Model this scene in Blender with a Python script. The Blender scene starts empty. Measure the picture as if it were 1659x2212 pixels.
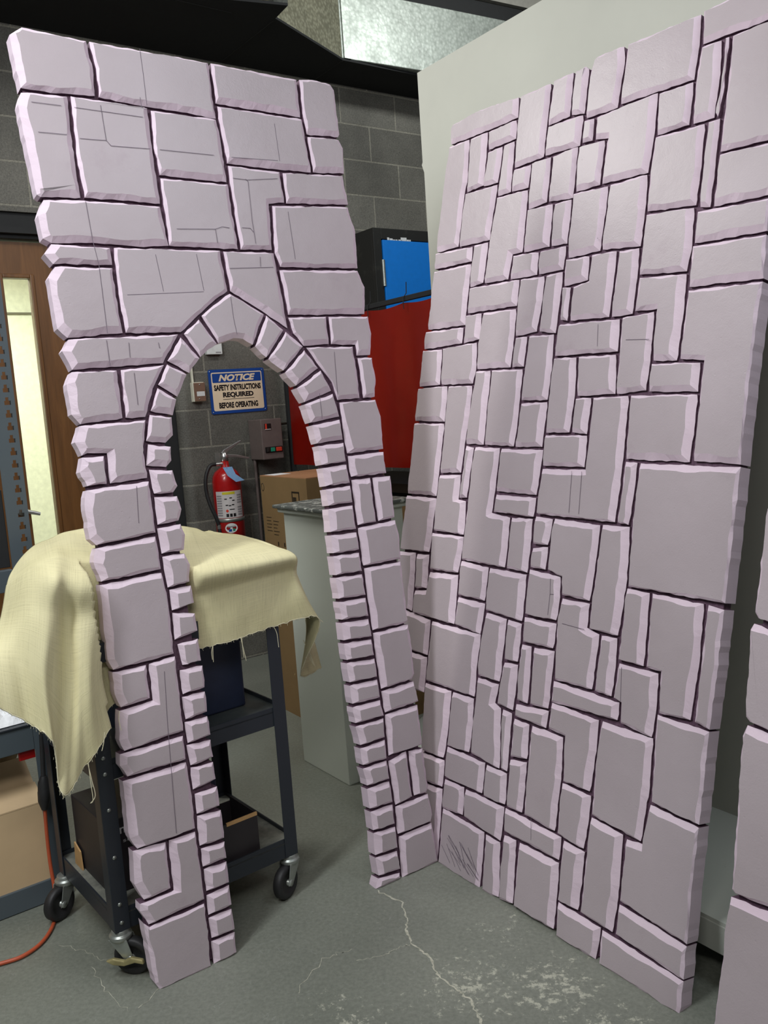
import bpy, bmesh, math, random
from mathutils import Vector, Matrix
random.seed(7)
C = bpy.context.scene.collection
SC = bpy.context.scene
PI = math.pi

# ---------------------------------------------------------------- camera
F, PITCH, ROLL, CAMH = 1861.38244, 0.123841458, -0.0694185924, 1.4462055
IW, IH = 1659.0, 2212.0
_cp, _sp = math.cos(PITCH), math.sin(PITCH)
FWD = Vector((0, _cp, -_sp))
_r0, _u0 = Vector((1, 0, 0)), Vector((0, _sp, _cp))
CR = math.cos(ROLL) * _r0 + math.sin(ROLL) * _u0
CU = -math.sin(ROLL) * _r0 + math.cos(ROLL) * _u0
CO = Vector((0, 0, CAMH))
cd = bpy.data.cameras.new('camera')
cam = bpy.data.objects.new('camera', cd)
C.objects.link(cam)
cd.sensor_fit = 'VERTICAL'
cd.sensor_height = 24.0
cd.lens = F / IH * 24.0
cd.clip_start = 0.05
cam.matrix_world = Matrix(((CR.x, CU.x, -FWD.x, 0), (CR.y, CU.y, -FWD.y, 0), (CR.z, CU.z, -FWD.z, CAMH), (0, 0, 0, 1)))
SC.camera = cam

# ---------------------------------------------------------------- world, lights, exposure
w = bpy.data.worlds.new('world')
SC.world = w
w.use_nodes = True
w.node_tree.nodes['Background'].inputs[0].default_value = (0.93, 0.97, 1.0, 1)
w.node_tree.nodes['Background'].inputs[1].default_value = 0.055
SC.view_settings.view_transform = 'Standard'
SC.view_settings.look = 'None'
SC.view_settings.gamma = 1
SC.view_settings.use_curve_mapping = False
SC.view_settings.exposure = -0.08

def area(name, loc, target, sx, sy, power, col):
    l = bpy.data.lights.new(name, 'AREA')
    l.shape = 'RECTANGLE'
    l.size, l.size_y = sx, sy
    l.energy = power
    l.color = col
    o = bpy.data.objects.new(name, l)
    C.objects.link(o)
    o.location = loc
    o.rotation_euler = (Vector(target) - Vector(loc)).to_track_quat('-Z', 'Y').to_euler()
    return o

# rows of fluorescent tubes under the ceiling, behind and left of the camera, one over the far bay
area('tube_row_left', (-1.35, 0.8, 3.12), (-0.8, 1.7, 0.8), 0.35, 1.6, 60, (0.93, 0.965, 1.0))
area('tube_row_bay', (-1.35, 3.0, 3.3), (-0.2, 3.0, 1.0), 0.3, 1.1, 31, (1.0, 0.99, 0.96))
area('tube_row_near', (0.1, -0.8, 3.3), (0.2, 1.4, 0.4), 2.2, 0.25, 46, (1.0, 0.98, 0.965))
area('cool_fill_right', (1.7, 1.2, 3.35), (0.0, 2.2, 1.2), 0.3, 1.4, 15, (0.82, 0.91, 1.0))  # unseen cool light, added for the sheen on the arch panel's upper faces
area('tube_row_duct', (1.3, 4.1, 4.0), (0.6, 5.2, 3.6), 1.2, 0.2, 24, (0.97, 1.0, 0.98))

# ---------------------------------------------------------------- helpers: rays to real planes
def ray(x, y):
    return (FWD * F + CR * (x - IW / 2) + CU * (IH / 2 - y)).normalized()
def HZ(x, y, z):                                    # where a sight line meets a level
    d = ray(x, y)
    return CO + d * ((z - CO.z) / d.z)
def PL(x, y, n, c):                                 # where it meets a plane
    d = ray(x, y)
    return CO + d * ((c - CO.dot(n)) / d.dot(n))
def AY(x, y, Y):                                    # where it meets a given depth
    d = ray(x, y)
    return CO + d * (Y / d.y)
WY = math.radians(35)
E1 = Vector((math.cos(WY), math.sin(WY), 0))        # along the back wall
WN = Vector((-math.sin(WY), math.cos(WY), 0))       # into the back wall
WC = 4.6
E2 = Vector((0.5692092, -0.82219273, 0))            # along the right hand panels
N2 = Vector((-0.82219273, -0.5692092, 0))
UZ = Vector((0, 0, 1))
def WL(x, y, d=0.0):
    return PL(x, y, WN, WC - d)
def wall_pt(s, z, d=0.0):
    return WN * (WC - d) + E1 * s + UZ * z
def wall_s(x, y, d=0.0):
    p = WL(x, y, d)
    return p.dot(E1), p.z

# ---------------------------------------------------------------- helpers: materials
def nt(name):
    m = bpy.data.materials.new(name)
    m.use_nodes = True
    t = m.node_tree
    b = t.nodes['Principled BSDF']
    return m, t, b
def srgb(r, g, b):
    f = lambda c: (c / 255 / 12.92) if c / 255 <= 0.04045 else ((c / 255 + 0.055) / 1.055) ** 2.4
    return (f(r), f(g), f(b), 1)
def node(t, typ, **kw):
    n = t.nodes.new(typ)
    for k, v in kw.items():
        setattr(n, k, v)
    return n
def noise(t, scale, detail=4, rough=0.55, vec=None, dim='3D'):
    n = t.nodes.new('ShaderNodeTexNoise')
    n.inputs['Scale'].default_value = scale
    n.inputs['Detail'].default_value = detail
    n.inputs['Roughness'].default_value = rough
    if vec is None:
        tc = t.nodes.new('ShaderNodeTexCoord')
        vec = tc.outputs['Object']
    t.links.new(vec, n.inputs['Vector'])
    return n
def ramp(t, src, stops):
    r = t.nodes.new('ShaderNodeValToRGB')
    el = r.color_ramp.elements
    while len(el) < len(stops):
        el.new(0.5)
    for e, (p, c) in zip(el, stops):
        e.position = p
        e.color = c if len(c) == 4 else (*c, 1)
    t.links.new(src, r.inputs[0])
    return r
def g(v):
    return (v, v, v, 1)
def bump(t, b, src, strength, dist=0.01):
    n = t.nodes.new('ShaderNodeBump')
    n.inputs['Strength'].default_value = strength
    n.inputs['Distance'].default_value = dist
    t.links.new(src, n.inputs['Height'])
    t.links.new(n.outputs[0], b.inputs['Normal'])
    return n
def mix(t, fac, a, b, mode='MIX'):
    m = t.nodes.new('ShaderNodeMix')
    m.data_type = 'RGBA'
    m.blend_type = mode
    for s, v in ((0, fac), (6, a), (7, b)):
        if hasattr(v, 'is_linked') or hasattr(v, 'links'):
            t.links.new(v, m.inputs[s])
        else:
            m.inputs[s].default_value = v
    return m.outputs[2]
def plain(name, col, rough=0.6, metal=0.0, var=0.08, scale=30, bmp=0.0, coat=0.0):
    m, t, b = nt(name)
    n = noise(t, scale)
    lo = tuple(c * (1 - var) for c in col[:3]) + (1,)
    hi = tuple(min(1, c * (1 + var)) for c in col[:3]) + (1,)
    r = ramp(t, n.outputs[0], [(0.3, lo), (0.7, hi)])
    t.links.new(r.outputs[0], b.inputs['Base Color'])
    b.inputs['Roughness'].default_value = rough
    b.inputs['Metallic'].default_value = metal
    b.inputs['Coat Weight'].default_value = coat
    if bmp:
        bump(t, b, n.outputs[0], bmp, 0.003)
    return m

def foam_mat(name, lo, hi, rough, spec, smudge):
    m, t, b = nt(name)
    n = noise(t, 2.2, 5)
    r = ramp(t, n.outputs[0], [(0.3, lo), (0.72, hi)])
    # faint grey handling marks
    sm = noise(t, 5.5, 6, 0.7)
    sr = ramp(t, sm.outputs[0], [(0.62, g(0)), (0.80, g(smudge))])
    t.links.new(mix(t, sr.outputs[0], r.outputs[0], srgb(160, 140, 150)), b.inputs['Base Color'])
    b.inputs['Roughness'].default_value = rough
    b.inputs['Specular IOR Level'].default_value = spec
    f = noise(t, 260, 3)
    v = t.nodes.new('ShaderNodeTexVoronoi')
    v.inputs['Scale'].default_value = 34
    tc = t.nodes.new('ShaderNodeTexCoord')
    t.links.new(tc.outputs['Object'], v.inputs['Vector'])
    vr = ramp(t, v.outputs['Distance'], [(0.0, g(0)), (0.10, g(1))])
    big = noise(t, 14, 3)
    a = t.nodes.new('ShaderNodeMath'); a.operation = 'MULTIPLY_ADD'
    t.links.new(vr.outputs[0], a.inputs[0]); a.inputs[1].default_value = 0.25
    t.links.new(big.outputs[0], a.inputs[2])
    a2 = t.nodes.new('ShaderNodeMath'); a2.operation = 'MULTIPLY_ADD'
    t.links.new(f.outputs[0], a2.inputs[0]); a2.inputs[1].default_value = 0.25
    t.links.new(a.outputs[0], a2.inputs[2])
    bump(t, b, a2.outputs[0], 0.35, 0.004)
    return m
def block_mat(name, lo, hi, mortar, course, phase, paint_z=None):
    """concrete block: brick pattern in wall coordinates"""
    m, t, b = nt(name)
    ge = t.nodes.new('ShaderNodeNewGeometry')
    d1 = node(t, 'ShaderNodeVectorMath', operation='DOT_PRODUCT'); d1.inputs[1].default_value = E1
    t.links.new(ge.outputs['Position'], d1.inputs[0])
    d2 = node(t, 'ShaderNodeVectorMath', operation='DOT_PRODUCT'); d2.inputs[1].default_value = (0, 0, 1)
    t.links.new(ge.outputs['Position'], d2.inputs[0])
    sx = node(t, 'ShaderNodeMath', operation='ADD'); t.links.new(d1.outputs['Value'], sx.inputs[0]); sx.inputs[1].default_value = 20.0 + phase[0]
    sz = node(t, 'ShaderNodeMath', operation='ADD'); t.links.new(d2.outputs['Value'], sz.inputs[0]); sz.inputs[1].default_value = phase[1]
    cb = t.nodes.new('ShaderNodeCombineXYZ')
    t.links.new(sx.outputs[0], cb.inputs[0]); t.links.new(sz.outputs[0], cb.inputs[1])
    br = t.nodes.new('ShaderNodeTexBrick')
    br.inputs['Scale'].default_value = 1.0
    br.inputs['Brick Width'].default_value = 0.42
    br.inputs['Row Height'].default_value = course
    br.inputs['Mortar Size'].default_value = 0.006
    br.inputs['Mortar Smooth'].default_value = 0.3
    br.inputs['Color1'].default_value = lo
    br.inputs['Color2'].default_value = hi
    br.inputs['Mortar'].default_value = mortar
    t.links.new(cb.outputs[0], br.inputs['Vector'])
    n1 = noise(t, 140, 4, 0.7)
    r1 = ramp(t, n1.outputs[0], [(0.35, g(0.62)), (0.65, g(1.3))])
    n2 = noise(t, 3.0, 5, 0.6)
    r2 = ramp(t, n2.outputs[0], [(0.3, g(0.75)), (0.7, g(1.2))])
    c = mix(t, 0.8, br.outputs['Color'], r1.outputs[0], 'MULTIPLY')
    c = mix(t, 1.0, c, r2.outputs[0], 'MULTIPLY')
    t.links.new(c, b.inputs['Base Color'])
    b.inputs['Roughness'].default_value = 0.55
    h = node(t, 'ShaderNodeMath', operation='MULTIPLY_ADD')
    t.links.new(br.outputs['Fac'], h.inputs[0]); h.inputs[1].default_value = -1.0
    t.links.new(n1.outputs[0], h.inputs[2])
    bump(t, b, h.outputs[0], 0.5, 0.006)
    return m
def floor_mat():
    m, t, b = nt('painted_concrete')
    n = noise(t, 1.3, 6, 0.6)
    r = ramp(t, n.outputs[0], [(0.3, srgb(114, 118, 108)), (0.7, srgb(134, 137, 126))])
    s = noise(t, 90, 4, 0.7)
    rs = ramp(t, s.outputs[0], [(0.35, g(0.85)), (0.65, g(1.12))])
    base = mix(t, 1.0, r.outputs[0], rs.outputs[0], 'MULTIPLY')
    # chips where the paint is worn through to pale concrete, in a few worn areas
    ge = t.nodes.new('ShaderNodeNewGeometry')
    fac = None
    for (x, y), rad, amp in WORN:
        d = node(t, 'ShaderNodeVectorMath', operation='DISTANCE')
        t.links.new(ge.outputs['Position'], d.inputs[0]); d.inputs[1].default_value = (x, y, 0)
        mr = t.nodes.new('ShaderNodeMapRange'); mr.interpolation_type = 'SMOOTHSTEP'
        t.links.new(d.outputs['Value'], mr.inputs[0])
        mr.inputs[1].default_value = 0.0; mr.inputs[2].default_value = rad
        mr.inputs[3].default_value = amp; mr.inputs[4].default_value = 0.0
        if fac is None:
            fac = mr.outputs[0]
        else:
            mx = node(t, 'ShaderNodeMath', operation='MAXIMUM')
            t.links.new(fac, mx.inputs[0]); t.links.new(mr.outputs[0], mx.inputs[1])
            fac = mx.outputs[0]
    ch = noise(t, 34, 9, 0.78)
    ad = node(t, 'ShaderNodeMath', operation='ADD')
    t.links.new(ch.outputs[0], ad.inputs[0]); t.links.new(fac, ad.inputs[1])
    cr = ramp(t, ad.outputs[0], [(0.67, g(0)), (0.73, g(0.75))])
    c = mix(t, cr.outputs[0], base, srgb(196, 196, 178))
    # fine pale scratches
    sc = noise(t, 7, 2, 0.5)
    sc.inputs['Distortion'].default_value = 2.5
    rr = ramp(t, sc.outputs[0], [(0.497, g(0)), (0.5, g(0.35)), (0.503, g(0))])
    c = mix(t, rr.outputs[0], c, srgb(165, 168, 160))
    t.links.new(c, b.inputs['Base Color'])
    rg = ramp(t, n.outputs[0], [(0.3, g(0.38)), (0.7, g(0.55))])
    t.links.new(rg.outputs[0], b.inputs['Roughness'])
    bump(t, b, s.outputs[0], 0.12, 0.003)
    return m
def wood_mat():
    m, t, b = nt('stained_door_wood')
    tc = t.nodes.new('ShaderNodeTexCoord')
    mp = t.nodes.new('ShaderNodeMapping')
    mp.inputs['Scale'].default_value = (9, 9, 0.8)
    t.links.new(tc.outputs['Object'], mp.inputs['Vector'])
    n = noise(t, 3.0, 7, 0.65, mp.outputs[0])
    n.inputs['Distortion'].default_value = 0.6
    r = ramp(t, n.outputs[0], [(0.3, srgb(86, 55, 24)), (0.7, srgb(120, 80, 40))])
    t.links.new(r.outputs[0], b.inputs['Base Color'])
    b.inputs['Roughness'].default_value = 0.4
    return m
def cloth_mat():
    m, t, b = nt('beige_canvas')
    n = noise(t, 3, 4)
    r = ramp(t, n.outputs[0], [(0.3, srgb(203, 196, 154)), (0.7, srgb(216, 209, 170))])
    ws = []
    for ax, sc in (('X', (1.2, 90, 1.2)), ('Y', (90, 90, 2))):
        tc = t.nodes.new('ShaderNodeTexCoord')
        mp = t.nodes.new('ShaderNodeMapping')
        mp.inputs['Scale'].default_value = (220, 5, 1) if ax == 'X' else (5, 220, 1)
        t.links.new(tc.outputs['UV'], mp.inputs['Vector'])
        ws.append(noise(t, 1.0, 3, 0.6, mp.outputs[0]).outputs[0])
    a = node(t, 'ShaderNodeMath', operation='ADD')
    t.links.new(ws[0], a.inputs[0]); t.links.new(ws[1], a.inputs[1])
    rw = ramp(t, a.outputs[0], [(0.75 / 2, g(0.9)), (1.25 / 2, g(1.06))])
    rw.color_ramp.elements[0].position = 0.85; rw.color_ramp.elements[1].position = 1.0
    t.links.new(mix(t, 0.7, r.outputs[0], rw.outputs[0], 'MULTIPLY'), b.inputs['Base Color'])
    b.inputs['Roughness'].default_value = 0.9
    b.inputs['Specular IOR Level'].default_value = 0.15
    bump(t, b, a.outputs[0], 0.35, 0.002)
    return m
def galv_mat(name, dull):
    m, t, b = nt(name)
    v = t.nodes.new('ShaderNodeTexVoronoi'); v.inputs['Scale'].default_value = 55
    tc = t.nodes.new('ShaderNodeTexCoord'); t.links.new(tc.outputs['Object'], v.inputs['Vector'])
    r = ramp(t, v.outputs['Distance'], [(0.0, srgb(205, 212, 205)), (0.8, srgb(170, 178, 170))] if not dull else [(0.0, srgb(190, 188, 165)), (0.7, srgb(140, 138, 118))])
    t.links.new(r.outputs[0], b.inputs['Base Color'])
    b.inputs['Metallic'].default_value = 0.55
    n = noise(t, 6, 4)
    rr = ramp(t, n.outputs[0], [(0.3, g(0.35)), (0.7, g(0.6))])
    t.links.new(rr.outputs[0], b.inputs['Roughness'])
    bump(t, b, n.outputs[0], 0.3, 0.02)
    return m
def speckle_mat(name, base, spot, scale, lo, hi, rough=0.5):
    m, t, b = nt(name)
    n = noise(t, scale, 6, 0.7)
    r = ramp(t, n.outputs[0], [(lo, base), (hi, spot)])
    t.links.new(r.outputs[0], b.inputs['Base Color'])
    b.inputs['Roughness'].default_value = rough
    return m
def wear_mat(name, base, worn, lo=0.62, hi=0.72, rough=0.45, scale=9):
    return speckle_mat(name, base, worn, scale, lo, hi, rough)

WORN = [((0.13, 1.98), 0.30, 0.16), ((0.33, 1.95), 0.30, 0.17), ((0.25, 2.20), 0.25, 0.12), ((-0.15, 1.86), 0.20, 0.16), ((-0.22, 1.95), 0.16, 0.12),
        ((0.45, 1.78), 0.25, 0.16), ((0.05, 1.70), 0.2, 0.10), ((0.30, 1.75), 0.2, 0.12), ((-0.1, 2.3), 0.3, 0.05)]
M = {}
M['foam'] = foam_mat('foam_sheet_skin', srgb(173, 161, 165), srgb(186, 174, 179), 0.42, 0.75, 0.45)
M['foam_cut'] = foam_mat('carved_foam', srgb(213, 194, 206), srgb(224, 207, 218), 0.85, 0.2, 0.15)
M['cut'] = speckle_mat('dark_purple_cut', srgb(88, 62, 80), srgb(122, 94, 112), 120, 0.4, 0.75, 0.7)  # dark purple on the groove walls and floors
M['pen'] = plain('marker_ink', srgb(112, 100, 112), 0.5)
M['floor'] = floor_mat()
M['crack'] = speckle_mat('crack_filler', srgb(150, 150, 134), srgb(200, 198, 180), 60, 0.35, 0.6, 0.8)
M['block'] = block_mat('concrete_block', srgb(98, 96, 89), srgb(112, 110, 102), srgb(140, 137, 125), 0.211, (0.0, -1.70 + 0.211 * 20))
M['ceil'] = plain('ceiling_grey', srgb(150, 148, 140), 0.9)
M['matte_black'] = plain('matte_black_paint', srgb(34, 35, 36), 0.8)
M['wood'] = wood_mat()
M['cloth'] = cloth_mat()
M['thread'] = plain('pale_thread', srgb(220, 214, 182), 0.9)
M['galv'] = galv_mat('galvanised_sheet', False)
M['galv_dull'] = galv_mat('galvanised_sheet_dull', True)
M['cart'] = wear_mat('black_blue_enamel', srgb(40, 45, 52), srgb(62, 66, 70), 0.66, 0.78, 0.42, 14)
M['tray'] = wear_mat('dusty_tray_enamel', srgb(98, 100, 93), srgb(165, 164, 150), 0.40, 0.70, 0.6, 5)
M['mid_tray'] = wear_mat('worn_shelf_enamel', srgb(58, 64, 64), srgb(88, 92, 88), 0.45, 0.7, 0.5, 5)
M['bench'] = wear_mat('grey_blue_enamel', srgb(84, 94, 100), srgb(120, 126, 128), 0.7, 0.8, 0.4, 12)
M['slot'] = plain('slot_dark', srgb(30, 30, 28), 0.8)
M['slot_light'] = plain('slot_seen_through', srgb(112, 108, 92), 0.8)
M['ply'] = plain('tan_plywood', srgb(214, 186, 146), 0.6, var=0.07, scale=6)
M['kraft'] = plain('kraft_cardboard', srgb(132, 106, 68), 0.8, var=0.06, scale=8)
M['kraft_top'] = plain('cardboard_top', srgb(172, 126, 90), 0.5, var=0.08, scale=8)  # flap tone, lighter than the carton sides
M['black_card'] = plain('black_printed_card', srgb(44, 40, 42), 0.5, var=0.15, scale=10)
M['navy'] = plain('navy_black_plastic', srgb(36, 44, 66), 0.45)
M['rubber'] = plain('black_rubber', srgb(36, 36, 37), 0.55, var=0.2)
M['zinc'] = plain('zinc_plate', srgb(165, 170, 164), 0.38, 0.7, 0.15)
M['rust'] = plain('yellowed_zinc', srgb(176, 166, 120), 0.5, 0.5, 0.2)
M['cream'] = plain('cream_paint', srgb(226, 224, 205), 0.6)
M['white'] = plain('white_plastic', srgb(226, 228, 226), 0.4)
M['board'] = plain('off_white_flat_paint', srgb(192, 193, 182), 0.75, var=0.04, scale=3, bmp=0.05)
M['platform'] = wear_mat('white_painted_platform', srgb(196, 200, 190), srgb(150, 152, 138), 0.66, 0.75, 0.6, 9)
M['pedestal'] = wear_mat('pale_green_white_paint', srgb(208, 214, 202), srgb(140, 144, 132), 0.68, 0.76, 0.55, 8)
M['speckled'] = speckle_mat('chipped_dark_top', srgb(96, 102, 98), srgb(205, 208, 200), 26, 0.52, 0.6, 0.5)
M['curtain'] = plain('red_vinyl_curtain', srgb(134, 22, 12), 0.3, var=0.12, scale=4)
M['red'] = plain('red_enamel', srgb(178, 20, 22), 0.28, var=0.06, coat=0.4)
M['blue'] = plain('bright_blue_paint', srgb(16, 128, 226), 0.45, var=0.04)
M['black_metal'] = wear_mat('black_cabinet_metal', srgb(38, 38, 36), srgb(66, 66, 60), 0.55, 0.75, 0.45, 6)
M['grey_box'] = plain('grey_brown_enamel', srgb(112, 100, 96), 0.45)
M['plate'] = plain('brown_steel_plate', srgb(140, 112, 94), 0.4, 0.3)
M['sign_blue'] = plain('sign_blue', srgb(22, 72, 150), 0.35, var=0.03)
M['sign_cream'] = plain('sign_cream', srgb(244, 222, 190), 0.4, var=0.02)
M['ink'] = plain('black_ink', srgb(22, 18, 20), 0.5)
M['paper'] = plain('white_paper', srgb(232, 234, 236), 0.7, bmp=0.2, scale=60)
M['tag'] = plain('pale_blue_tag', srgb(150, 195, 240), 0.6)
M['label'] = plain('label_white', srgb(214, 208, 206), 0.5)
M['label_grey'] = plain('label_small_print', srgb(150, 146, 148), 0.5)
M['yellow'] = plain('label_yellow', srgb(214, 200, 50), 0.5)
M['green'] = plain('green_button', srgb(40, 150, 118), 0.4)
M['orange_red'] = plain('red_button', srgb(224, 70, 50), 0.4)
M['orange'] = plain('orange_cord_jacket', srgb(184, 84, 52), 0.45)
M['steel'] = plain('brushed_steel', srgb(200, 200, 198), 0.28, 0.9, 0.05)
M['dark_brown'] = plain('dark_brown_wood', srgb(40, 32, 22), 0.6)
M['tan'] = plain('tan_board', srgb(196, 156, 104), 0.7)
M['dark_red'] = plain('dark_red_paint', srgb(50, 16, 18), 0.7)
M['olive'] = plain('dark_olive_backboard', srgb(84, 88, 78), 0.7)
M['white_print'] = plain('white_print', srgb(200, 198, 196), 0.6)
gl, t_, b_ = nt('door_glass')
b_.inputs['Base Color'].default_value = (0.97, 1.0, 0.96, 1)
b_.inputs['Roughness'].default_value = 0.0
b_.inputs['Transmission Weight'].default_value = 1.0
b_.inputs['IOR'].default_value = 1.01
M['glass'] = gl

# ---------------------------------------------------------------- helpers: objects
ORG = {}
def thing(name, label, cat, loc=(0, 0, 0), group=None):
    o = bpy.data.objects.new(name, None)
    C.objects.link(o)
    o.empty_display_size = 0.05
    o.location = loc
    ORG[o] = Vector(loc)
    o['label'] = label
    o['category'] = cat
    if group:
        o['group'] = group
    return o
def tag(o, label, cat, group=None, kind=None):
    o['label'] = label
    o['category'] = cat
    if group: o['group'] = group
    if kind: o['kind'] = kind
    return o
def struct(o):
    o['kind'] = 'structure'
    return o
class MB:
    """collects world-space geometry, built as one mesh object"""
    def __init__(s):
        s.v, s.f, s.m, s.sm = [], [], [], []
    def add(s, vs, fs, mi=0, smooth=False):
        n = len(s.v)
        s.v += [Vector(v) for v in vs]
        for f in fs:
            s.f.append([i + n for i in f]); s.m.append(mi); s.sm.append(smooth)
        return s
    def box(s, o, a, b, c, mi=0):
        """corner o and three edge vectors"""
        o, a, b, c = Vector(o), Vector(a), Vector(b), Vector(c)
        vs = [o, o + a, o + a + b, o + b, o + c, o + a + c, o + a + b + c, o + b + c]
        fs = [(0, 3, 2, 1), (4, 5, 6, 7), (0, 1, 5, 4), (1, 2, 6, 5), (2, 3, 7, 6), (3, 0, 4, 7)]
        if a.cross(b).dot(c) < 0:
            fs = [tuple(reversed(f)) for f in fs]
        return s.add(vs, fs, mi)
    def prism(s, pts, vec, mi=0):
        n = len(pts); vec = Vector(vec)
        pts = [Vector(p) for p in pts]
        vs = pts + [p + vec for p in pts]
        fs = [tuple(range(n))[::-1], tuple(range(n, 2 * n))] + [(i, (i + 1) % n, n + (i + 1) % n, n + i) for i in range(n)]
        return s.add(vs, fs, mi)
    def tube(s, pts, r, seg=10, mi=0, cap=True):
        pts = [Vector(p) for p in pts]
        rs = r if isinstance(r, (list, tuple)) else [r] * len(pts)
        rings = []
        prev = None
        for i, p in enumerate(pts):
            d = (pts[min(i + 1, len(pts) - 1)] - pts[max(i - 1, 0)]).normalized()
            if prev is None:
                a = d.orthogonal().normalized()
            else:
                a = (prev - d * prev.dot(d)).normalized()
            prev = a
            b = d.cross(a)
            rings.append([p + (a * math.cos(2 * PI * k / seg) + b * math.sin(2 * PI * k / seg)) * rs[i] for k in range(seg)])
        vs = [v for r_ in rings for v in r_]
        fs = []
        for i in range(len(pts) - 1):
            for k in range(seg):
                fs.append((i * seg + k, i * seg + (k + 1) % seg, (i + 1) * seg + (k + 1) % seg, (i + 1) * seg + k))
        s.add(vs, fs, mi, True)
        if cap:
            s.add(rings[0], [tuple(range(seg))[::-1]], mi)
            s.add(rings[-1], [tuple(range(seg))], mi)
        return s
    def lathe(s, base, axis, prof, seg=28, mi=0):
        """prof: (distance along axis, radius)"""
        base, axis = Vector(base), Vector(axis).normalized()
        a = axis.orthogonal().normalized(); b = axis.cross(a)
        vs = []
        for h, r in prof:
            vs += [base + axis * h + (a * math.cos(2 * PI * k / seg) + b * math.sin(2 * PI * k / seg)) * max(r, 1e-5) for k in range(seg)]
        fs = [(i * seg + k, i * seg + (k + 1) % seg, (i + 1) * seg + (k + 1) % seg, (i + 1) * seg + k) for i in range(len(prof) - 1) for k in range(seg)]
        s.add(vs, fs, mi, True)
        return s
    def build(s, name, mats, parent=None, bevel=0.0, seg=2, weld=False, autosm=False):
        if not isinstance(mats, (list, tuple)):
            mats = [mats]
        if parent is not None:
            org = ORG[parent]
        elif s.v:
            lo = [min(v[i] for v in s.v) for i in range(3)]; hi = [max(v[i] for v in s.v) for i in range(3)]
            org = Vector(((lo[0] + hi[0]) / 2, (lo[1] + hi[1]) / 2, lo[2]))
        me = bpy.data.meshes.new(name)
        me.from_pydata([v - org for v in s.v], [], s.f)
        for i, p in enumerate(me.polygons):
            p.material_index = s.m[i]
            p.use_smooth = s.sm[i]
        for m in mats:
            me.materials.append(M[m] if isinstance(m, str) else m)
        bm = bmesh.new(); bm.from_mesh(me)
        if weld:
            bmesh.ops.remove_doubles(bm, verts=bm.verts, dist=1e-5)
        bmesh.ops.recalc_face_normals(bm, faces=bm.faces)
        bm.to_mesh(me); bm.free()
        me.update()
        o = bpy.data.objects.new(name, me)
        C.objects.link(o)
        if parent is not None:
            o.parent = parent
        else:
            o.location = org
        ORG[o] = org.copy()
        if bevel:
            md = o.modifiers.new('edge', 'BEVEL')
            md.width = bevel; md.segments = seg; md.limit_method = 'ANGLE'; md.angle_limit = math.radians(40)
        return o
def text_mesh(name, s, size, origin, ax, ay, mat, parent, bold=0.0, shear=0.0, width=None, height=None, depth=0.0004):
    """lettering centred at origin, in the plane ax/ay"""
    cu = bpy.data.curves.new(name, 'FONT')
    cu.body = s; cu.size = size; cu.align_x = 'CENTER'; cu.align_y = 'CENTER'
    cu.offset = bold; cu.shear = shear; cu.extrude = 0.0
    cu.resolution_u = 3
    tmp = bpy.data.objects.new('tmp', cu)
    C.objects.link(tmp)
    bpy.context.view_layer.update()
    me = bpy.data.meshes.new_from_object(tmp.evaluated_get(bpy.context.evaluated_depsgraph_get()))
    bpy.data.objects.remove(tmp)
    xs = [v.co.x for v in me.vertices]; ys = [v.co.y for v in me.vertices]
    cx, cy = (min(xs) + max(xs)) / 2, (min(ys) + max(ys)) / 2
    kx = width / (max(xs) - min(xs)) if width else 1.0
    ky = height / (max(ys) - min(ys)) if height else 1.0
    ax, ay = Vector(ax), Vector(ay)
    nz = ax.cross(ay)
    org = ORG[parent]
    for v in me.vertices:
        v.co = Vector(origin) + ax * ((v.co.x - cx) * kx) + ay * ((v.co.y - cy) * ky) + nz * depth - org
    me.materials.append(M[mat])
    o = bpy.data.objects.new(name, me)
    C.objects.link(o)
    o.parent = parent
    ORG[o] = org.copy()
    return o
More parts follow.
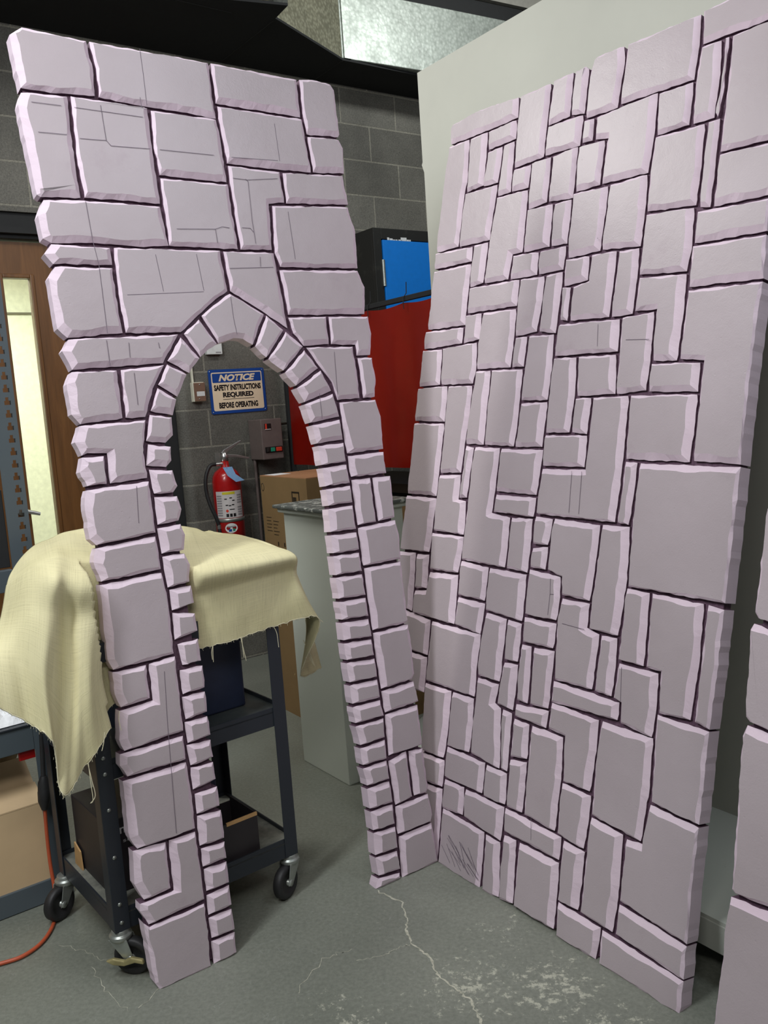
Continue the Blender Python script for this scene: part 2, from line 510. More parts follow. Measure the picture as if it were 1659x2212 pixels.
STONES_ARCH = '''-28,2422 4,2445 163,2440 171,2370 166,2298 52,2290 -19,2292;
166,2440 500,2440 499,2331 500,2285 402,2291 294,2292 171,2297 174,2371;
504,2441 787,2439 784,2326 664,2328 504,2328;
787,2439 840,2447 903,2443 914,2428 912,2293 905,2281 792,2276 784,2326;
-19,2286 -31,2253 -17,2033 -4,2025 94,2031 91,2135 95,2292;
97,2293 298,2290 305,2281 301,2170 299,2031 96,2031 91,2130;
306,2283 502,2284 507,2251 509,2107 356,2108 309,2109 301,2182;
508,2324 664,2323 783,2323 792,2164 617,2162 514,2161 507,2270;
792,2273 904,2278 919,2251 910,2171 797,2164;
-2,2023 96,2029 298,2029 309,1923 225,1917 104,1920 3,1914 -18,1924 -22,1981;
311,2105 511,2106 516,1922 311,1922;
516,2158 684,2155 687,2066 636,2059 626,1925 519,1921 514,2109;
688,2153 903,2165 912,2076 688,2063;
638,2054 907,2070 924,1995 915,1880 644,1874 626,1925;
1,1911 150,1908 150,1862 0,1859 -20,1886;
3,1856 148,1857 148,1753 152,1687 8,1676 -14,1700 -18,1827;
153,1907 459,1913 465,1801 414,1768 367,1733 310,1688 154,1687 150,1759 151,1861;
463,1912 627,1915 634,1817 640,1696 561,1747 470,1799 465,1865;
635,1867 912,1875 932,1823 918,1740 646,1736;
9,1673 300,1682 246,1605 8,1595 -11,1644;
5,1592 121,1592 120,1467 9,1458 -10,1485 -11,1561;
126,1593 252,1603 208,1539 177,1467 123,1468;
5,1455 173,1458 157,1377 160,1304 57,1300 60,1380 16,1384 1,1379 -11,1415;
1,1377 59,1375 56,1299 4,1299 -10,1339;
1,1295 161,1301 159,1160 6,1150 -9,1169 -10,1257;
3,1146 158,1154 160,1063 4,1057 -8,1110;
-1,1053 159,1057 166,1001 167,946 163,839 2,833 -8,861;
-1,828 88,826 85,737 8,732 -3,771;
92,826 163,831 161,730 157,631 1,622 -8,653 4,729 89,733;
-11,621 157,622 155,555 0,556 -15,589;
-14,551 156,550 157,469 153,371 -3,371 -17,401;
-14,370 74,363 69,240 -4,236 -22,283;
78,362 154,361 154,268 152,178 -1,170 -18,211 -15,232 72,233;
-15,185 1,166 150,169 148,81 144,0 2,0 -7,18;
370,1733 413,1764 469,1798 520,1769 570,1739 521,1650 491,1668 462,1671 433,1663 411,1656;
313,1683 366,1725 411,1656 381,1640 353,1619;
258,1611 306,1676 353,1618 315,1577;
222,1551 255,1605 309,1575 273,1515;
194,1481 221,1541 269,1509 254,1466;
172,1403 191,1470 248,1460 245,1413 222,1394;
162,1338 174,1395 235,1383 231,1346 213,1329;
165,1330 230,1321 238,1277 222,1260 170,1262;
172,1256 233,1252 240,1214 227,1184 170,1180;
167,1173 232,1176 241,1145 231,1106 169,1104;
171,1096 231,1096 242,1063 234,1020 173,1015;
176,1006 237,1007 238,961 175,953;
174,940 237,932 237,885 170,877;
174,866 236,863 235,806 178,798;
175,789 237,787 234,733 174,729;
171,718 234,717 232,667 172,662;
168,651 231,651 232,604 168,599;
164,589 231,585 231,543 166,538;
164,529 229,526 230,481 162,477;
167,459 231,459 230,409 165,407;
163,397 232,392 230,317 159,319;
161,312 230,309 228,264 159,264;
161,253 228,251 226,197 159,197;
158,183 226,187 225,137 156,135;
155,122 223,122 223,69 155,72;
153,59 223,56 219,4 151,0;
573,1736 624,1692 557,1614 524,1647;
630,1686 683,1641 608,1573 562,1608;
685,1635 727,1577 643,1528 609,1569;
729,1570 758,1506 665,1478 642,1522;
760,1499 774,1428 676,1417 661,1473;
776,1420 778,1358 687,1354 677,1410;
778,1349 777,1292 692,1289 688,1347;
777,1282 780,1226 696,1224 693,1280;
696,1216 781,1218 781,1167 697,1167;
695,1156 780,1157 780,1086 691,1089;
691,1077 780,1074 780,1022 691,1024;
689,1015 780,1012 781,956 690,960;
689,949 780,945 782,882 689,888;
689,877 783,872 783,817 690,824;
689,813 783,807 785,754 687,762;
687,751 784,744 785,696 688,703;
687,690 786,683 786,629 688,635;
688,622 786,618 786,565 688,569;
688,556 788,554 792,506 689,511;
688,497 792,496 787,442 695,442;
694,428 787,429 784,376 695,381;
694,366 783,365 784,312 700,316;
699,302 782,301 783,240 699,246;
700,230 782,227 780,171 700,177;
700,166 780,160 777,97 696,102;
696,91 777,85 779,29 698,37;
695,29 777,18 777,0 704,0 682,2;
646,1728 777,1730 775,1647 685,1643 656,1679;
783,1730 929,1731 935,1679 919,1610 863,1609 863,1643 779,1647;
687,1640 863,1640 867,1566 863,1479 780,1477 761,1534 729,1580;
863,1606 923,1606 928,1535 915,1480 866,1478;
782,1472 914,1473 927,1419 921,1317 786,1315 783,1393;
788,1309 920,1310 919,1240 790,1242;
790,1235 860,1235 859,1095 790,1093;
864,1234 934,1233 932,1163 929,1100 864,1096;
792,1087 930,1093 936,1030 931,968 792,969;
793,963 930,962 928,862 927,774 911,768 793,769;
793,762 928,762 930,684 926,604 913,589 795,587;
795,580 919,582 927,515 797,512;
796,505 923,505 920,382 911,373 787,375;
786,367 859,378 858,232 789,225;
864,378 920,372 921,240 911,227 862,232;
790,218 917,219 923,150 914,133 785,136;
787,125 917,126 921,60 922,0 793,0 778,0'''
STONES_WALL = '''-6,2446 4,2459 149,2465 333,2447 339,2381 209,2381 3,2389;
-3,2383 104,2381 116,2235 107,2189 105,2010 -8,2011 -10,2201;
109,2379 195,2379 202,2197 118,2193;
203,2375 334,2376 340,2312 211,2311;
212,2304 281,2306 280,2253 273,2187 205,2190;
285,2307 334,2309 341,2140 281,2140 282,2185;
114,2189 274,2182 271,2135 263,2003 111,2008;
340,2445 475,2443 476,2219 348,2217 344,2310;
481,2444 565,2445 567,2314 477,2311;
572,2442 613,2443 626,2431 625,2300 573,2311;
480,2306 618,2299 617,2210 478,2218;
345,2209 424,2207 421,2136 343,2140;
428,2206 510,2205 511,2071 434,2065;
516,2206 611,2209 612,2058 517,2068;
279,2136 420,2127 423,2026 426,1932 385,1932 377,1860 261,1865 266,1984;
430,2060 538,2055 542,1928 432,1931;
546,2055 610,2055 610,1921 548,1925;
385,1928 501,1919 502,1851 382,1855;
507,1920 605,1918 606,1848 508,1849;
-13,2008 184,1997 186,1945 -11,1951;
191,1999 262,1997 258,1867 191,1859;
-10,1944 185,1938 184,1829 186,1730 -12,1736;
192,1850 427,1843 426,1763 194,1769;
435,1844 537,1839 538,1764 529,1675 438,1670;
542,1838 607,1840 605,1741 601,1660 537,1671;
190,1765 268,1764 269,1678 191,1672;
275,1763 426,1757 431,1664 429,1570 275,1576 270,1673;
-20,1734 182,1727 179,1673 -22,1671;
-26,1665 79,1660 87,1540 -25,1539;
84,1660 257,1665 266,1575 257,1530 95,1536;
439,1662 492,1662 489,1566 436,1567;
498,1661 601,1657 601,1551 599,1462 492,1465 493,1563;
273,1573 342,1571 342,1451 346,1332 260,1335;
346,1571 487,1565 489,1396 484,1325 350,1331;
497,1458 599,1459 596,1322 488,1323 495,1396;
-28,1529 131,1530 135,1408 -29,1415;
138,1531 258,1527 259,1424 253,1348 248,1238 143,1235 141,1403;
-28,1409 136,1404 136,1286 136,1157 -23,1159;
261,1329 301,1322 296,1242 292,1158 255,1156;
307,1323 423,1321 423,1188 419,1119 502,1109 505,958 302,961 302,1152;
429,1321 602,1318 594,1181 428,1185;
427,1178 595,1176 595,1117 425,1121;
508,1109 595,1111 595,952 510,956;
141,1229 251,1234 253,1153 289,1149 298,1038 142,1041;
-28,1152 138,1150 132,1065 130,966 -28,961;
138,1034 299,1034 291,914 148,908;
-32,954 56,958 65,852 72,757 -40,772;
65,954 126,958 134,844 75,839;
148,903 290,910 300,754 79,758 75,828 142,838;
301,955 430,948 430,842 306,844;
437,948 594,947 593,879 594,808 441,817;
304,841 431,838 426,740 303,751;
-66,760 46,753 177,742 185,626 -69,627;
185,739 430,737 427,639 432,544 188,543;
442,812 535,807 535,718 536,615 442,614 431,655;
539,808 595,804 597,689 545,686;
-71,618 70,619 181,620 187,502 -74,501;
542,677 599,681 600,546 532,550 533,606;
189,537 321,540 322,409 316,322 208,316 197,421;
328,540 430,542 438,469 438,377 331,370;
438,610 535,609 528,549 552,540 575,367 444,378 440,498;
558,541 598,538 605,366 579,369;
-35,296 209,309 322,317 327,232 249,226 -45,202;
333,361 511,362 513,271 337,268;
517,362 604,361 611,269 520,266;
338,262 430,265 438,182 342,173;
437,265 611,267 610,215 607,166 445,181;
-49,193 250,219 328,225 333,145 343,0 -49,0;
343,168 541,162 545,80 547,0 350,0;
545,162 608,160 627,7 595,0 556,0;
644,2452 652,2456 752,2451 759,2403 751,2282 636,2286 633,2402;
762,2450 1000,2439 1003,2361 998,2271 886,2279 759,2285 760,2370;
1004,2442 1098,2442 1246,2443 1244,2348 1168,2346 1074,2354 1011,2355;
1010,2350 1071,2348 1076,2246 1073,2152 1005,2154 1002,2260;
1076,2348 1094,2346 1093,2206 1083,2147 1077,2151 1080,2245;
892,2270 1000,2266 1001,2155 900,2156;
1098,2345 1238,2342 1250,2045 1203,2051 1098,2056 1099,2152;
634,2277 671,2273 672,2211 634,2214;
676,2272 887,2273 888,2151 882,2063 721,2072 725,2200 678,2210;
626,2203 719,2195 718,2069 631,2070;
896,2151 1048,2142 1051,2033 1047,1934 892,1952 890,2057;
1052,2142 1090,2142 1091,2039 1091,1918 1055,1925 1052,2032;
1098,2049 1250,2040 1246,1913 1170,1917 1095,1918;
623,2068 749,2060 750,1996 744,1879 629,1879;
754,2058 883,2055 888,1964 886,1863 750,1878 753,1995;
890,1948 1043,1934 1048,1840 1041,1770 890,1785 890,1864;
1050,1920 1247,1908 1248,1828 1050,1837;
1049,1833 1249,1822 1252,1716 1050,1727;
620,1874 709,1868 710,1800 623,1796;
714,1868 807,1864 806,1766 804,1684 658,1691 656,1788 714,1797;
812,1864 882,1860 885,1778 881,1683 809,1682;
618,1794 652,1790 651,1692 623,1698;
893,1777 1041,1763 1043,1647 1039,1543 962,1548 957,1686 888,1689;
1050,1721 1253,1712 1248,1612 1246,1504 1246,1284 1115,1292 1114,1456 1114,1536 1047,1545;
623,1683 843,1672 847,1583 620,1590;
849,1674 956,1679 960,1549 956,1474 856,1469 852,1583;
961,1542 1112,1534 1113,1461 961,1469;
616,1585 700,1582 709,1470 705,1366 617,1366 615,1481;
707,1582 843,1577 855,1469 718,1470;
712,1462 772,1462 768,1357 711,1364;
779,1460 901,1460 905,1294 902,1125 616,1126 620,1261 778,1262 778,1357;
905,1461 1114,1454 1114,1371 1111,1288 911,1293;
615,1358 773,1356 776,1266 619,1268;
911,1287 955,1284 954,1210 949,1119 907,1124;
959,1281 1247,1276 1247,1125 1246,960 964,963 956,1119;
613,1121 678,1118 671,1040 616,1039;
616,1028 670,1036 671,968 615,970;
683,1117 852,1110 852,1030 846,903 741,906 734,957 680,969 679,1038;
859,1111 952,1112 960,980 950,831 853,833 851,904 857,1030;
612,964 732,957 737,900 733,833 614,832;
611,825 734,826 732,753 617,751;
745,900 846,899 845,831 890,820 888,674 753,672 739,822;
894,820 947,822 952,761 952,671 893,673;
963,955 1036,952 1039,873 1042,766 963,767 964,860;
1040,952 1192,947 1197,811 1190,670 1096,665 1089,764 1047,766;
1199,945 1245,943 1245,800 1242,662 1198,671 1199,790;
964,763 1089,762 1095,664 1092,603 986,615 982,662 959,668;
745,666 981,661 982,617 746,610;
614,745 651,745 661,583 618,584 613,678;
657,744 736,748 736,691 739,587 667,584;
616,567 742,578 741,530 618,534;
749,605 921,599 924,517 919,409 820,407 809,528 749,532;
926,597 1093,595 1098,482 1090,341 929,354 922,486;
1091,661 1241,657 1242,550 1242,439 1104,448 1094,595;
613,526 676,524 682,425 615,414;
682,524 804,523 814,409 813,268 690,274 684,421;
614,407 683,419 687,273 622,272;
815,404 920,402 921,339 917,257 819,264;
614,264 840,258 841,194 622,196;
622,189 675,191 690,14 631,6;
681,191 841,192 846,99 847,13 686,10;
840,256 922,252 922,98 844,95;
926,349 1035,340 1042,182 1038,94 925,99;
1101,441 1241,433 1242,312 1244,161 1044,178 1042,333 1092,338;
1041,169 1243,156 1245,80 1041,95;
845,88 996,84 992,3 852,1;
1002,83 1245,74 1244,0 1005,0'''
PEN_ARCH = '''300,2442 300,2375 298,2292;
-1,2259 71,2260;
103,2260 282,2259;
172,2275 173,2224 174,2185 139,2183 106,2182;
174,2185 185,2172 291,2176;
5,2186 75,2188;
317,2177 389,2178 474,2179;
334,1966 448,1972 449,1933;
448,1972 470,1980 492,1978;
682,2293 683,2184;
528,2179 677,2185;
523,2120 569,2119 668,2132;
562,2121 570,2115 566,1999 568,1938;
531,1981 557,1981 566,1970;
688,2037 691,1898;
264,1894 272,1796;
381,1900 388,1800;
172,1785 387,1797;
476,1864 614,1872;
576,1900 573,1872;
158,1661 156,1622;
238,1660 239,1645;
161,1582 159,1498;
98,2022 102,1922 109,1863 106,1685;
101,1668 101,1602;
282,2311 283,2285;
466,1784 466,1721 470,1679;
783,1623 774,1483;
712,1501 710,1425;
129,800 118,668 100,377;
125,1289 117,1193'''
PEN_WALL = '''739,1911 735,1912;
736,1255 742,1138;
773,1255 778,1137;
773,1665 779,1603;
876,1611 952,1605;
700,947 705,904 705,845;
705,904 719,905;
762,830 843,827;
979,753 987,667;
726,277 735,215;
387,74 437,21;
446,101 483,36;
387,92 456,51;
482,78 534,45;
453,56 504,22;
452,100 512,53;
392,102 457,59;
466,56 523,25;
415,60 464,19;
485,99 522,56;
501,79 542,37;
429,83 477,32;
447,55 500,23;
489,51 542,26;
489,52 544,25;
460,92 521,47;
390,101 458,41;
364,61 412,23;
398,63 461,35;
443,101 500,62;
493,51 540,24;
394,100 447,68'''
STONES_NEAR = '''1440,2440 1450,1700 1455,1250 1700,1222 2300,1180 2300,2440;
1457,1229 1457,1141 1455,1015 1463,1004 1612,973 2300,930 2300,1165 1700,1205;
1453,989 1450,979 1460,808 1469,800 1633,784 2300,745 2300,915 1613,960;
1463,790 1457,769 1470,471 1477,465 1666,479 2300,440 2300,730 1634,770;
1469,452 1466,300 1462,120 1466,14 1480,0 2300,0 2300,425 1668,463'''
# ---------------------------------------------------------------- the setting
mb = MB()
mb.add([(-4.5, -2.5, 0), (4.5, -2.5, 0), (4.5, 8, 0), (-4.5, 8, 0)], [(0, 1, 2, 3)], 0)
def ribbon(mb, pts, wd, mi, z=0.0006, sub=8, jit=0.004, seed=1):
    rnd = random.Random(seed)
    fine = []
    for i in range(len(pts) - 1):
        a, b = Vector(pts[i]), Vector(pts[i + 1])
        for k in range(sub):
            fine.append(a.lerp(b, k / sub) + Vector((rnd.uniform(-jit, jit), rnd.uniform(-jit, jit), 0)))
    fine.append(Vector(pts[-1]))
    vs = []
    for i, p in enumerate(fine):
        d = (fine[min(i + 1, len(fine) - 1)] - fine[max(i - 1, 0)]).normalized()
        q = Vector((-d.y, d.x, 0)) * wd * rnd.uniform(0.35, 1.3)
        vs += [Vector((p.x + q.x, p.y + q.y, z)), Vector((p.x - q.x, p.y - q.y, z))]
    mb.add(vs, [(2 * i, 2 * i + 1, 2 * i + 3, 2 * i + 2) for i in range(len(fine) - 1)], mi)
fl = lambda l: [HZ(x, y, 0) for x, y in l]
ribbon(mb, fl([(815, 1925), (868, 1950), (880, 1985), (876, 2008), (890, 2040), (926, 2066), (945, 2105), (985, 2135), (1015, 2160), (1035, 2200), (1060, 2240)]), 0.0032, 1, seed=2)
ribbon(mb, fl([(890, 2040), (865, 2045), (845, 2056), (815, 2068), (770, 2075)]), 0.0010, 1, seed=3)
ribbon(mb, fl([(130, 2040), (180, 2055), (225, 2075), (245, 2080)]), 0.0009, 1, seed=4, jit=0.006)
ribbon(mb, fl([(195, 2090), (230, 2140), (275, 2185)]), 0.0008, 1, seed=5, jit=0.006)
ribbon(mb, fl([(640, 2150), (700, 2070), (760, 2050)]), 0.0010, 1, seed=6, jit=0.010)
ribbon(mb, fl([(300, 2180), (350, 2130), (420, 2080)]), 0.0009, 1, seed=8, jit=0.004)
floor = struct(mb.build('floor', ['floor', 'crack']))

S_EDGE = wall_s(388, 900)[0]                         # the block wall ends here with a rounded corner, the door bay begins
HEAD_Z = WL(50, 458).z
DOOR_Z = WL(50, 514).z
mb = MB()
th = 0.30
# right part of the wall, rounded left end
RR = 0.055
prof = [(S_EDGE + 3.8, 0), (S_EDGE + RR, 0)] + [(S_EDGE + RR - RR * math.sin(a), -RR + RR * math.cos(a)) for a in [PI / 16 * k for k in range(1, 9)]] + [(S_EDGE, -th), (S_EDGE + 3.8, -th)]
bot = [WN * (WC - d) + E1 * s for s, d in prof]
n = len(bot)
mb.add(bot + [b + UZ * HEAD_Z for b in bot], [(i, (i + 1) % n, n + (i + 1) % n, n + i) for i in range(n)], 0, False)
# over the door and to the ceiling
mb.box(wall_pt(S_EDGE - 3.6, HEAD_Z), E1 * 7.4, WN * th, UZ * (4.3 - HEAD_Z))
struct(mb.build('wall_back', 'block'))
mb = MB()
SD0 = S_EDGE - 1.62                                  # left end of the door bay
mb.box(wall_pt(S_EDGE - 3.6, 0), E1 * (SD0 - (S_EDGE - 3.6)), WN * th, UZ * HEAD_Z)
struct(mb.build('wall_back_left', 'block'))
mb = MB(); mb.box((-4.5, -2.5, 4.3), (9, 0, 0), (0, 10.5, 0), (0, 0, 0.1))
struct(mb.build('ceiling', 'ceil'))
# black door frame; its right jamb is black in place of a dark gap
mb = MB()
mb.box(wall_pt(SD0, DOOR_Z, -0.02), E1 * (S_EDGE - SD0), WN * 0.12, UZ * (HEAD_Z - DOOR_Z))
mb.box(wall_pt(SD0, DOOR_Z + 0.02, 0.012), E1 * (S_EDGE - SD0), WN * 0.04, UZ * 0.03)
mb.box(wall_pt(S_EDGE - 0.13, 0, -0.05), E1 * 0.128, WN * 0.12, UZ * DOOR_Z)
mb.box(wall_pt(SD0, 0, -0.05), E1 * 0.08, WN * 0.12, UZ * DOOR_Z)
struct(mb.build('trim_1', 'matte_black'))
# door slab with a narrow lite, set in the frame
door = bpy.data.objects.new('door_1', None); C.objects.link(door)
door.location = wall_pt(SD0 + 0.08, 0, -0.05); ORG[door] = wall_pt(SD0 + 0.08, 0, -0.05); struct(door)
dd = -0.055
g0, gz1 = wall_s(5, 600, dd); g1, _ = wall_s(64, 602, dd)
gz0 = 0.45
D0, D1 = SD0 + 0.085, S_EDGE - 0.135
mb = MB()
dz = DOOR_Z - 0.01
for (a, b, z0, z1) in ((D0, g0, 0.01, dz), (g1, D1, 0.01, dz), (g0, g1, gz1, dz), (g0, g1, 0.01, gz0)):
    mb.box(wall_pt(a, z0, dd), E1 * (b - a), WN * 0.045, UZ * (z1 - z0))
mb.build('door_slab', 'wood', door, weld=False)
mb = MB()
for (a, b, z0, z1) in ((g0 - 0.02, g0, gz0 - 0.02, gz1 + 0.02), (g1, g1 + 0.02, gz0 - 0.02, gz1 + 0.02), (g0, g1, gz1, gz1 + 0.02), (g0, g1, gz0 - 0.02, gz0)):
    mb.box(wall_pt(a, z0, dd + 0.012), E1 * (b - a), WN * 0.012, UZ * (z1 - z0))
mb.build('glass_bead', 'wood', door, bevel=0.004)
mb = MB(); mb.box(wall_pt(g0, gz0, dd - 0.02), E1 * (g1 - g0), WN * 0.005, UZ * (gz1 - gz0))
mb.build('pane', 'glass', door)
# lever handle
h = PL(52, 1103, WN, WC + 0.055 - 0.05)
mb = MB()
mb.lathe(h + WN * 0.05, -WN, [(0, 0), (0, 0.028), (0.012, 0.028), (0.014, 0.012), (0.05, 0.011)])
h2 = PL(87, 1110, WN, WC + 0.055 - 0.055)
mb.tube([h + E1 * 0.0, h.lerp(h2, 0.2) - UZ * 0.001, h.lerp(h2, 0.7), h2], [0.012, 0.011, 0.010, 0.009], 12)
mb.build('door_handle', 'steel', door)
# lit corridor beyond the glass
mb = MB()
a0 = S_EDGE - 2.6
mb.box(wall_pt(a0, 0, -1.9), E1 * 2.8, WN * 0.05, UZ * 2.7)
for k in (0.55, 0.86, 1.17, 1.48, 1.8):
    mb.box(wall_pt(a0 + k, 0.0, -1.885), E1 * 0.012, WN * 0.02, UZ * 2.25, 1)
mb.box(wall_pt(a0, 2.25, -1.88), E1 * 2.8, WN * 0.03, UZ * 0.012, 1)
mb.box(wall_pt(a0, 0, -th), E1 * 0.05, WN * 1.6, UZ * 2.7)
mb.box(wall_pt(a0 + 2.8, 0, -th), E1 * 0.05, WN * 1.6, UZ * 2.7)
struct(mb.build('wall_corridor', ['cream', 'slot_light']))
mb = MB(); mb.box(wall_pt(a0, 2.7, -th), E1 * 2.8, WN * 1.65, UZ * 0.05)
for k in (0.4, 1.0):
    mb.box(wall_pt(a0, 2.695, -th - k), E1 * 2.8, WN * 0.02, UZ * 0.01, 1)
struct(mb.build('ceiling_corridor', ['cream', 'slot_light']))
lp = wall_pt(a0 + 1.5, 2.6, -0.9)
area('corridor_tube', lp, lp - UZ, 0.9, 0.3, 78, (0.93, 1.0, 0.90))

# ---------------------------------------------------------------- carved foam panels
def parse(s):
    return [[tuple(float(c) / 1000 for c in a.split(',')) for a in l.split()] for l in s.split(';')]
def inside(p, poly):
    x, y = p; r = False; n = len(poly)
    for i in range(n):
        x1, y1 = poly[i]; x2, y2 = poly[(i + 1) % n]
        if (y1 > y) != (y2 > y) and x < (x2 - x1) * (y - y1) / (y2 - y1) + x1:
            r = not r
    return r
def offset_corners(P, w):
    """inset polygon corners, one width per edge (P counter-clockwise)"""
    n = len(P); out = []
    for i in range(n):
        a, b, c = Vector(P[i - 1]), Vector(P[i]), Vector(P[(i + 1) % n])
        d0, d1 = (b - a).normalized(), (c - b).normalized()
        n0, n1 = Vector((-d0.y, d0.x)), Vector((-d1.y, d1.x))
        w0, w1 = w[i - 1], w[i]
        cr = d0.x * d1.y - d0.y * d1.x
        if abs(cr) < 0.22:
            out.append(b + (n0 + n1).normalized() * (w0 + w1) / 2)
        else:
            p0, p1 = a + n0 * w0, b + n1 * w1
            t = ((p1 - p0).x * d1.y - (p1 - p0).y * d1.x) / cr
            q = p0 + d0 * t
            if (q - b).length > 3.2 * max(w0, w1, 0.001):
                q = b + (q - b).normalized() * 3.2 * max(w0, w1)
            out.append(q)
    return out
def carve(name, stones, O, E, U, NF, T, wfun, seed, label, cat, pens='', VG=1.0):
    rnd = random.Random(seed)
    polys = parse(stones)
    for i, P in enumerate(polys):
        ar = sum(P[k - 1][0] * P[k][1] - P[k][0] * P[k - 1][1] for k in range(len(P)))
        if ar < 0: P.reverse()
    boxes = [(min(p[0] for p in P), max(p[0] for p in P), min(p[1] for p in P), max(p[1] for p in P)) for P in polys]
    W3 = lambda u, v, z: O + E * u + U * v + NF * z
    mb = MB()
    def hit(x, y, me):
        for j, P in enumerate(polys):
            if j == me: continue
            b = boxes[j]
            if b[0] - 0.001 <= x <= b[1] + 0.001 and b[2] - 0.001 <= y <= b[3] + 0.001 and inside((x, y), P):
                return True
        return False
    def reach(q, no, me):
        """distance from an edge point to the next stone, None at the panel's own edge"""
        if hit(q.x, q.y, me):
            for k in range(1, 9):
                r = q - no * (k * 0.001)
                if not hit(r.x, r.y, me): return -k * 0.001
            return -0.008
        for k in range(1, 29):
            r = q + no * (k * 0.001)
            if hit(r.x, r.y, me): return k * 0.001
        return None
    for pi, P in enumerate(polys):
        n = len(P)
        bw = boxes[pi][1] - boxes[pi][0]; bh = boxes[pi][3] - boxes[pi][2]
        md = min(bw, bh)
        E_ = []; out_flag = []; dist = []; gap = []
        for i in range(n):
            a, b = Vector(P[i]), Vector(P[(i + 1) % n])
            d = (b - a); L = d.length; d = d.normalized(); no = Vector((d.y, -d.x))
            ds = [reach(a.lerp(b, k), no, pi) for k in (0.12, 0.3, 0.5, 0.7, 0.88)]
            hs = sorted(x for x in ds if x is not None)
            out = len(hs) < 3
            E_.append((a, b, L, d, no)); out_flag.append(out)
            half = 0.0052 if md < 0.075 else 0.0046
            if VG and abs(no.x) > 0.6: half *= VG
            dist.append(0.0 if out else hs[len(hs) // 2])
            gap.append(0.0 if out else half - hs[len(hs) // 2] / 2)
        prevw = None; ws = []
        for i in range(n):
            no = E_[i][4]
            wv = wfun(no, P[i][1], md, out_flag[i], rnd)
            if i and E_[i][3].dot(E_[i - 1][3]) > 0.93: wv = ws[-1]
            ws.append(wv)
        base = offset_corners(P, gap)
        for tr in range(8):
            inn = offset_corners(P, [x + max(g_, -0.004) for x, g_ in zip(ws, gap)])
            ok = all((Vector(inn[(i + 1) % n]) - Vector(inn[i])).dot(E_[i][3]) > 0.15 * E_[i][2] for i in range(n) if E_[i][2] > 0.02)
            if ok: break
            ws = [x * 0.72 for x in ws]
        zr = [-min(0.0110, 0.0035 + 0.50 * x) for x in ws]
        ring0, ring1, zz, flags = [], [], [], []
        for i in range(n):
            a, b, L, d, no = E_[i]
            k = max(1, int(L / 0.014))
            ph = [rnd.uniform(0, 6.28) for _ in range(5)]
            amp = min(0.0024, L * 0.03)
            for j in range(k):
                t = j / k
                s = t * L
                e0 = base[i].lerp(base[(i + 1) % n], t)
                e1 = inn[i].lerp(inn[(i + 1) % n], t)
                win = min(1.0, 6 * min(t, 1 - t)) if j else 0
                n0 = (math.sin(s * 45 + ph[0]) * 0.0006 + math.sin(s * 130 + ph[1]) * 0.0007 + rnd.uniform(-0.0009, 0.0009)) * (1 if j else 0.4)
                n1 = win * (math.sin(s * 22 + ph[2]) * amp + math.sin(s * 60 + ph[3]) * amp * 0.5 + rnd.uniform(-0.0006, 0.0006))
                ring0.append(e0 - no * n0)
                ring1.append(e1 + no * n1)
                zz.append(zr[i] if j else (zr[i] + zr[i - 1]) / 2)
                flags.append(out_flag[i])
        k = len(ring0)
        tilt = (rnd.uniform(-0.010, 0.010), rnd.uniform(-0.010, 0.010))
        cxm = sum(p.x for p in ring1) / k; cym = sum(p.y for p in ring1) / k
        lift = rnd.uniform(-0.0012, 0.0)
        top = [W3(p.x, p.y, lift) for p in ring1]
        rim = [W3(p.x, p.y, z) for p, z in zip(ring0, zz)]
        # rough core of the slab under this stone: reaches the middle of the cuts
        back = [W3(p.x, p.y, -T) for p in ring0]
        mid = [W3(p.x, p.y, z - 0.006) for p, z in zip(ring0, zz)]
        vs = top + rim + mid + back
        mb.add(vs, [tuple(range(k))], 0)
        for i in range(k):
            j = (i + 1) % k
            mb.add([top[i], top[j], rim[j], rim[i]], [(3, 2, 1, 0)], 3)
            if flags[i]:
                mb.add([rim[i], rim[j], back[j], back[i]], [(3, 2, 1, 0)], 3)
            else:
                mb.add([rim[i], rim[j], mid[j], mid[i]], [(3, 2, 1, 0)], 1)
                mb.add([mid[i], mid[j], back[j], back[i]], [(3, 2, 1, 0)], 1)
        mb.add(back, [tuple(range(k))[::-1]], 0)
    # the sheet behind the carving: rows of one grid over the stones, cuts closed
    import numpy as np
    cs = 0.004
    u0 = min(x[0] for x in boxes) - 0.05; v0 = min(x[2] for x in boxes) - 0.05
    nu = int((max(x[1] for x in boxes) + 0.05 - u0) / cs); nv = int((max(x[3] for x in boxes) + 0.05 - v0) / cs)
    US = u0 + (np.arange(nu) + 0.5) * cs; mask = np.zeros((nv, nu), bool)
    for P, b in zip(polys, boxes):
        for r in range(max(0, int((b[2] - v0) / cs)), min(nv, int((b[3] - v0) / cs) + 1)):
            y = v0 + (r + 0.5) * cs; xs = []
            for k in range(len(P)):
                x1, y1 = P[k]; x2, y2 = P[(k + 1) % len(P)]
                if (y1 > y) != (y2 > y): xs.append((x2 - x1) * (y - y1) / (y2 - y1) + x1)
            xs.sort()
            for k in range(0, len(xs) - 1, 2):
                mask[r] |= (US >= xs[k]) & (US <= xs[k + 1])
    def grow(m, n, inv=False):
        m = ~m if inv else m
        for _ in range(n):
            q = m.copy()
            q[1:] |= m[:-1]; q[:-1] |= m[1:]; q[:, 1:] |= m[:, :-1]; q[:, :-1] |= m[:, 1:]
            if _ % 2:
                q[1:, 1:] |= m[:-1, :-1]; q[:-1, :-1] |= m[1:, 1:]; q[1:, :-1] |= m[:-1, 1:]; q[:-1, 1:] |= m[1:, :-1]
            m = q
        return ~m if inv else m
    mask = grow(mask, 5)
    mask = grow(mask, 7, True)
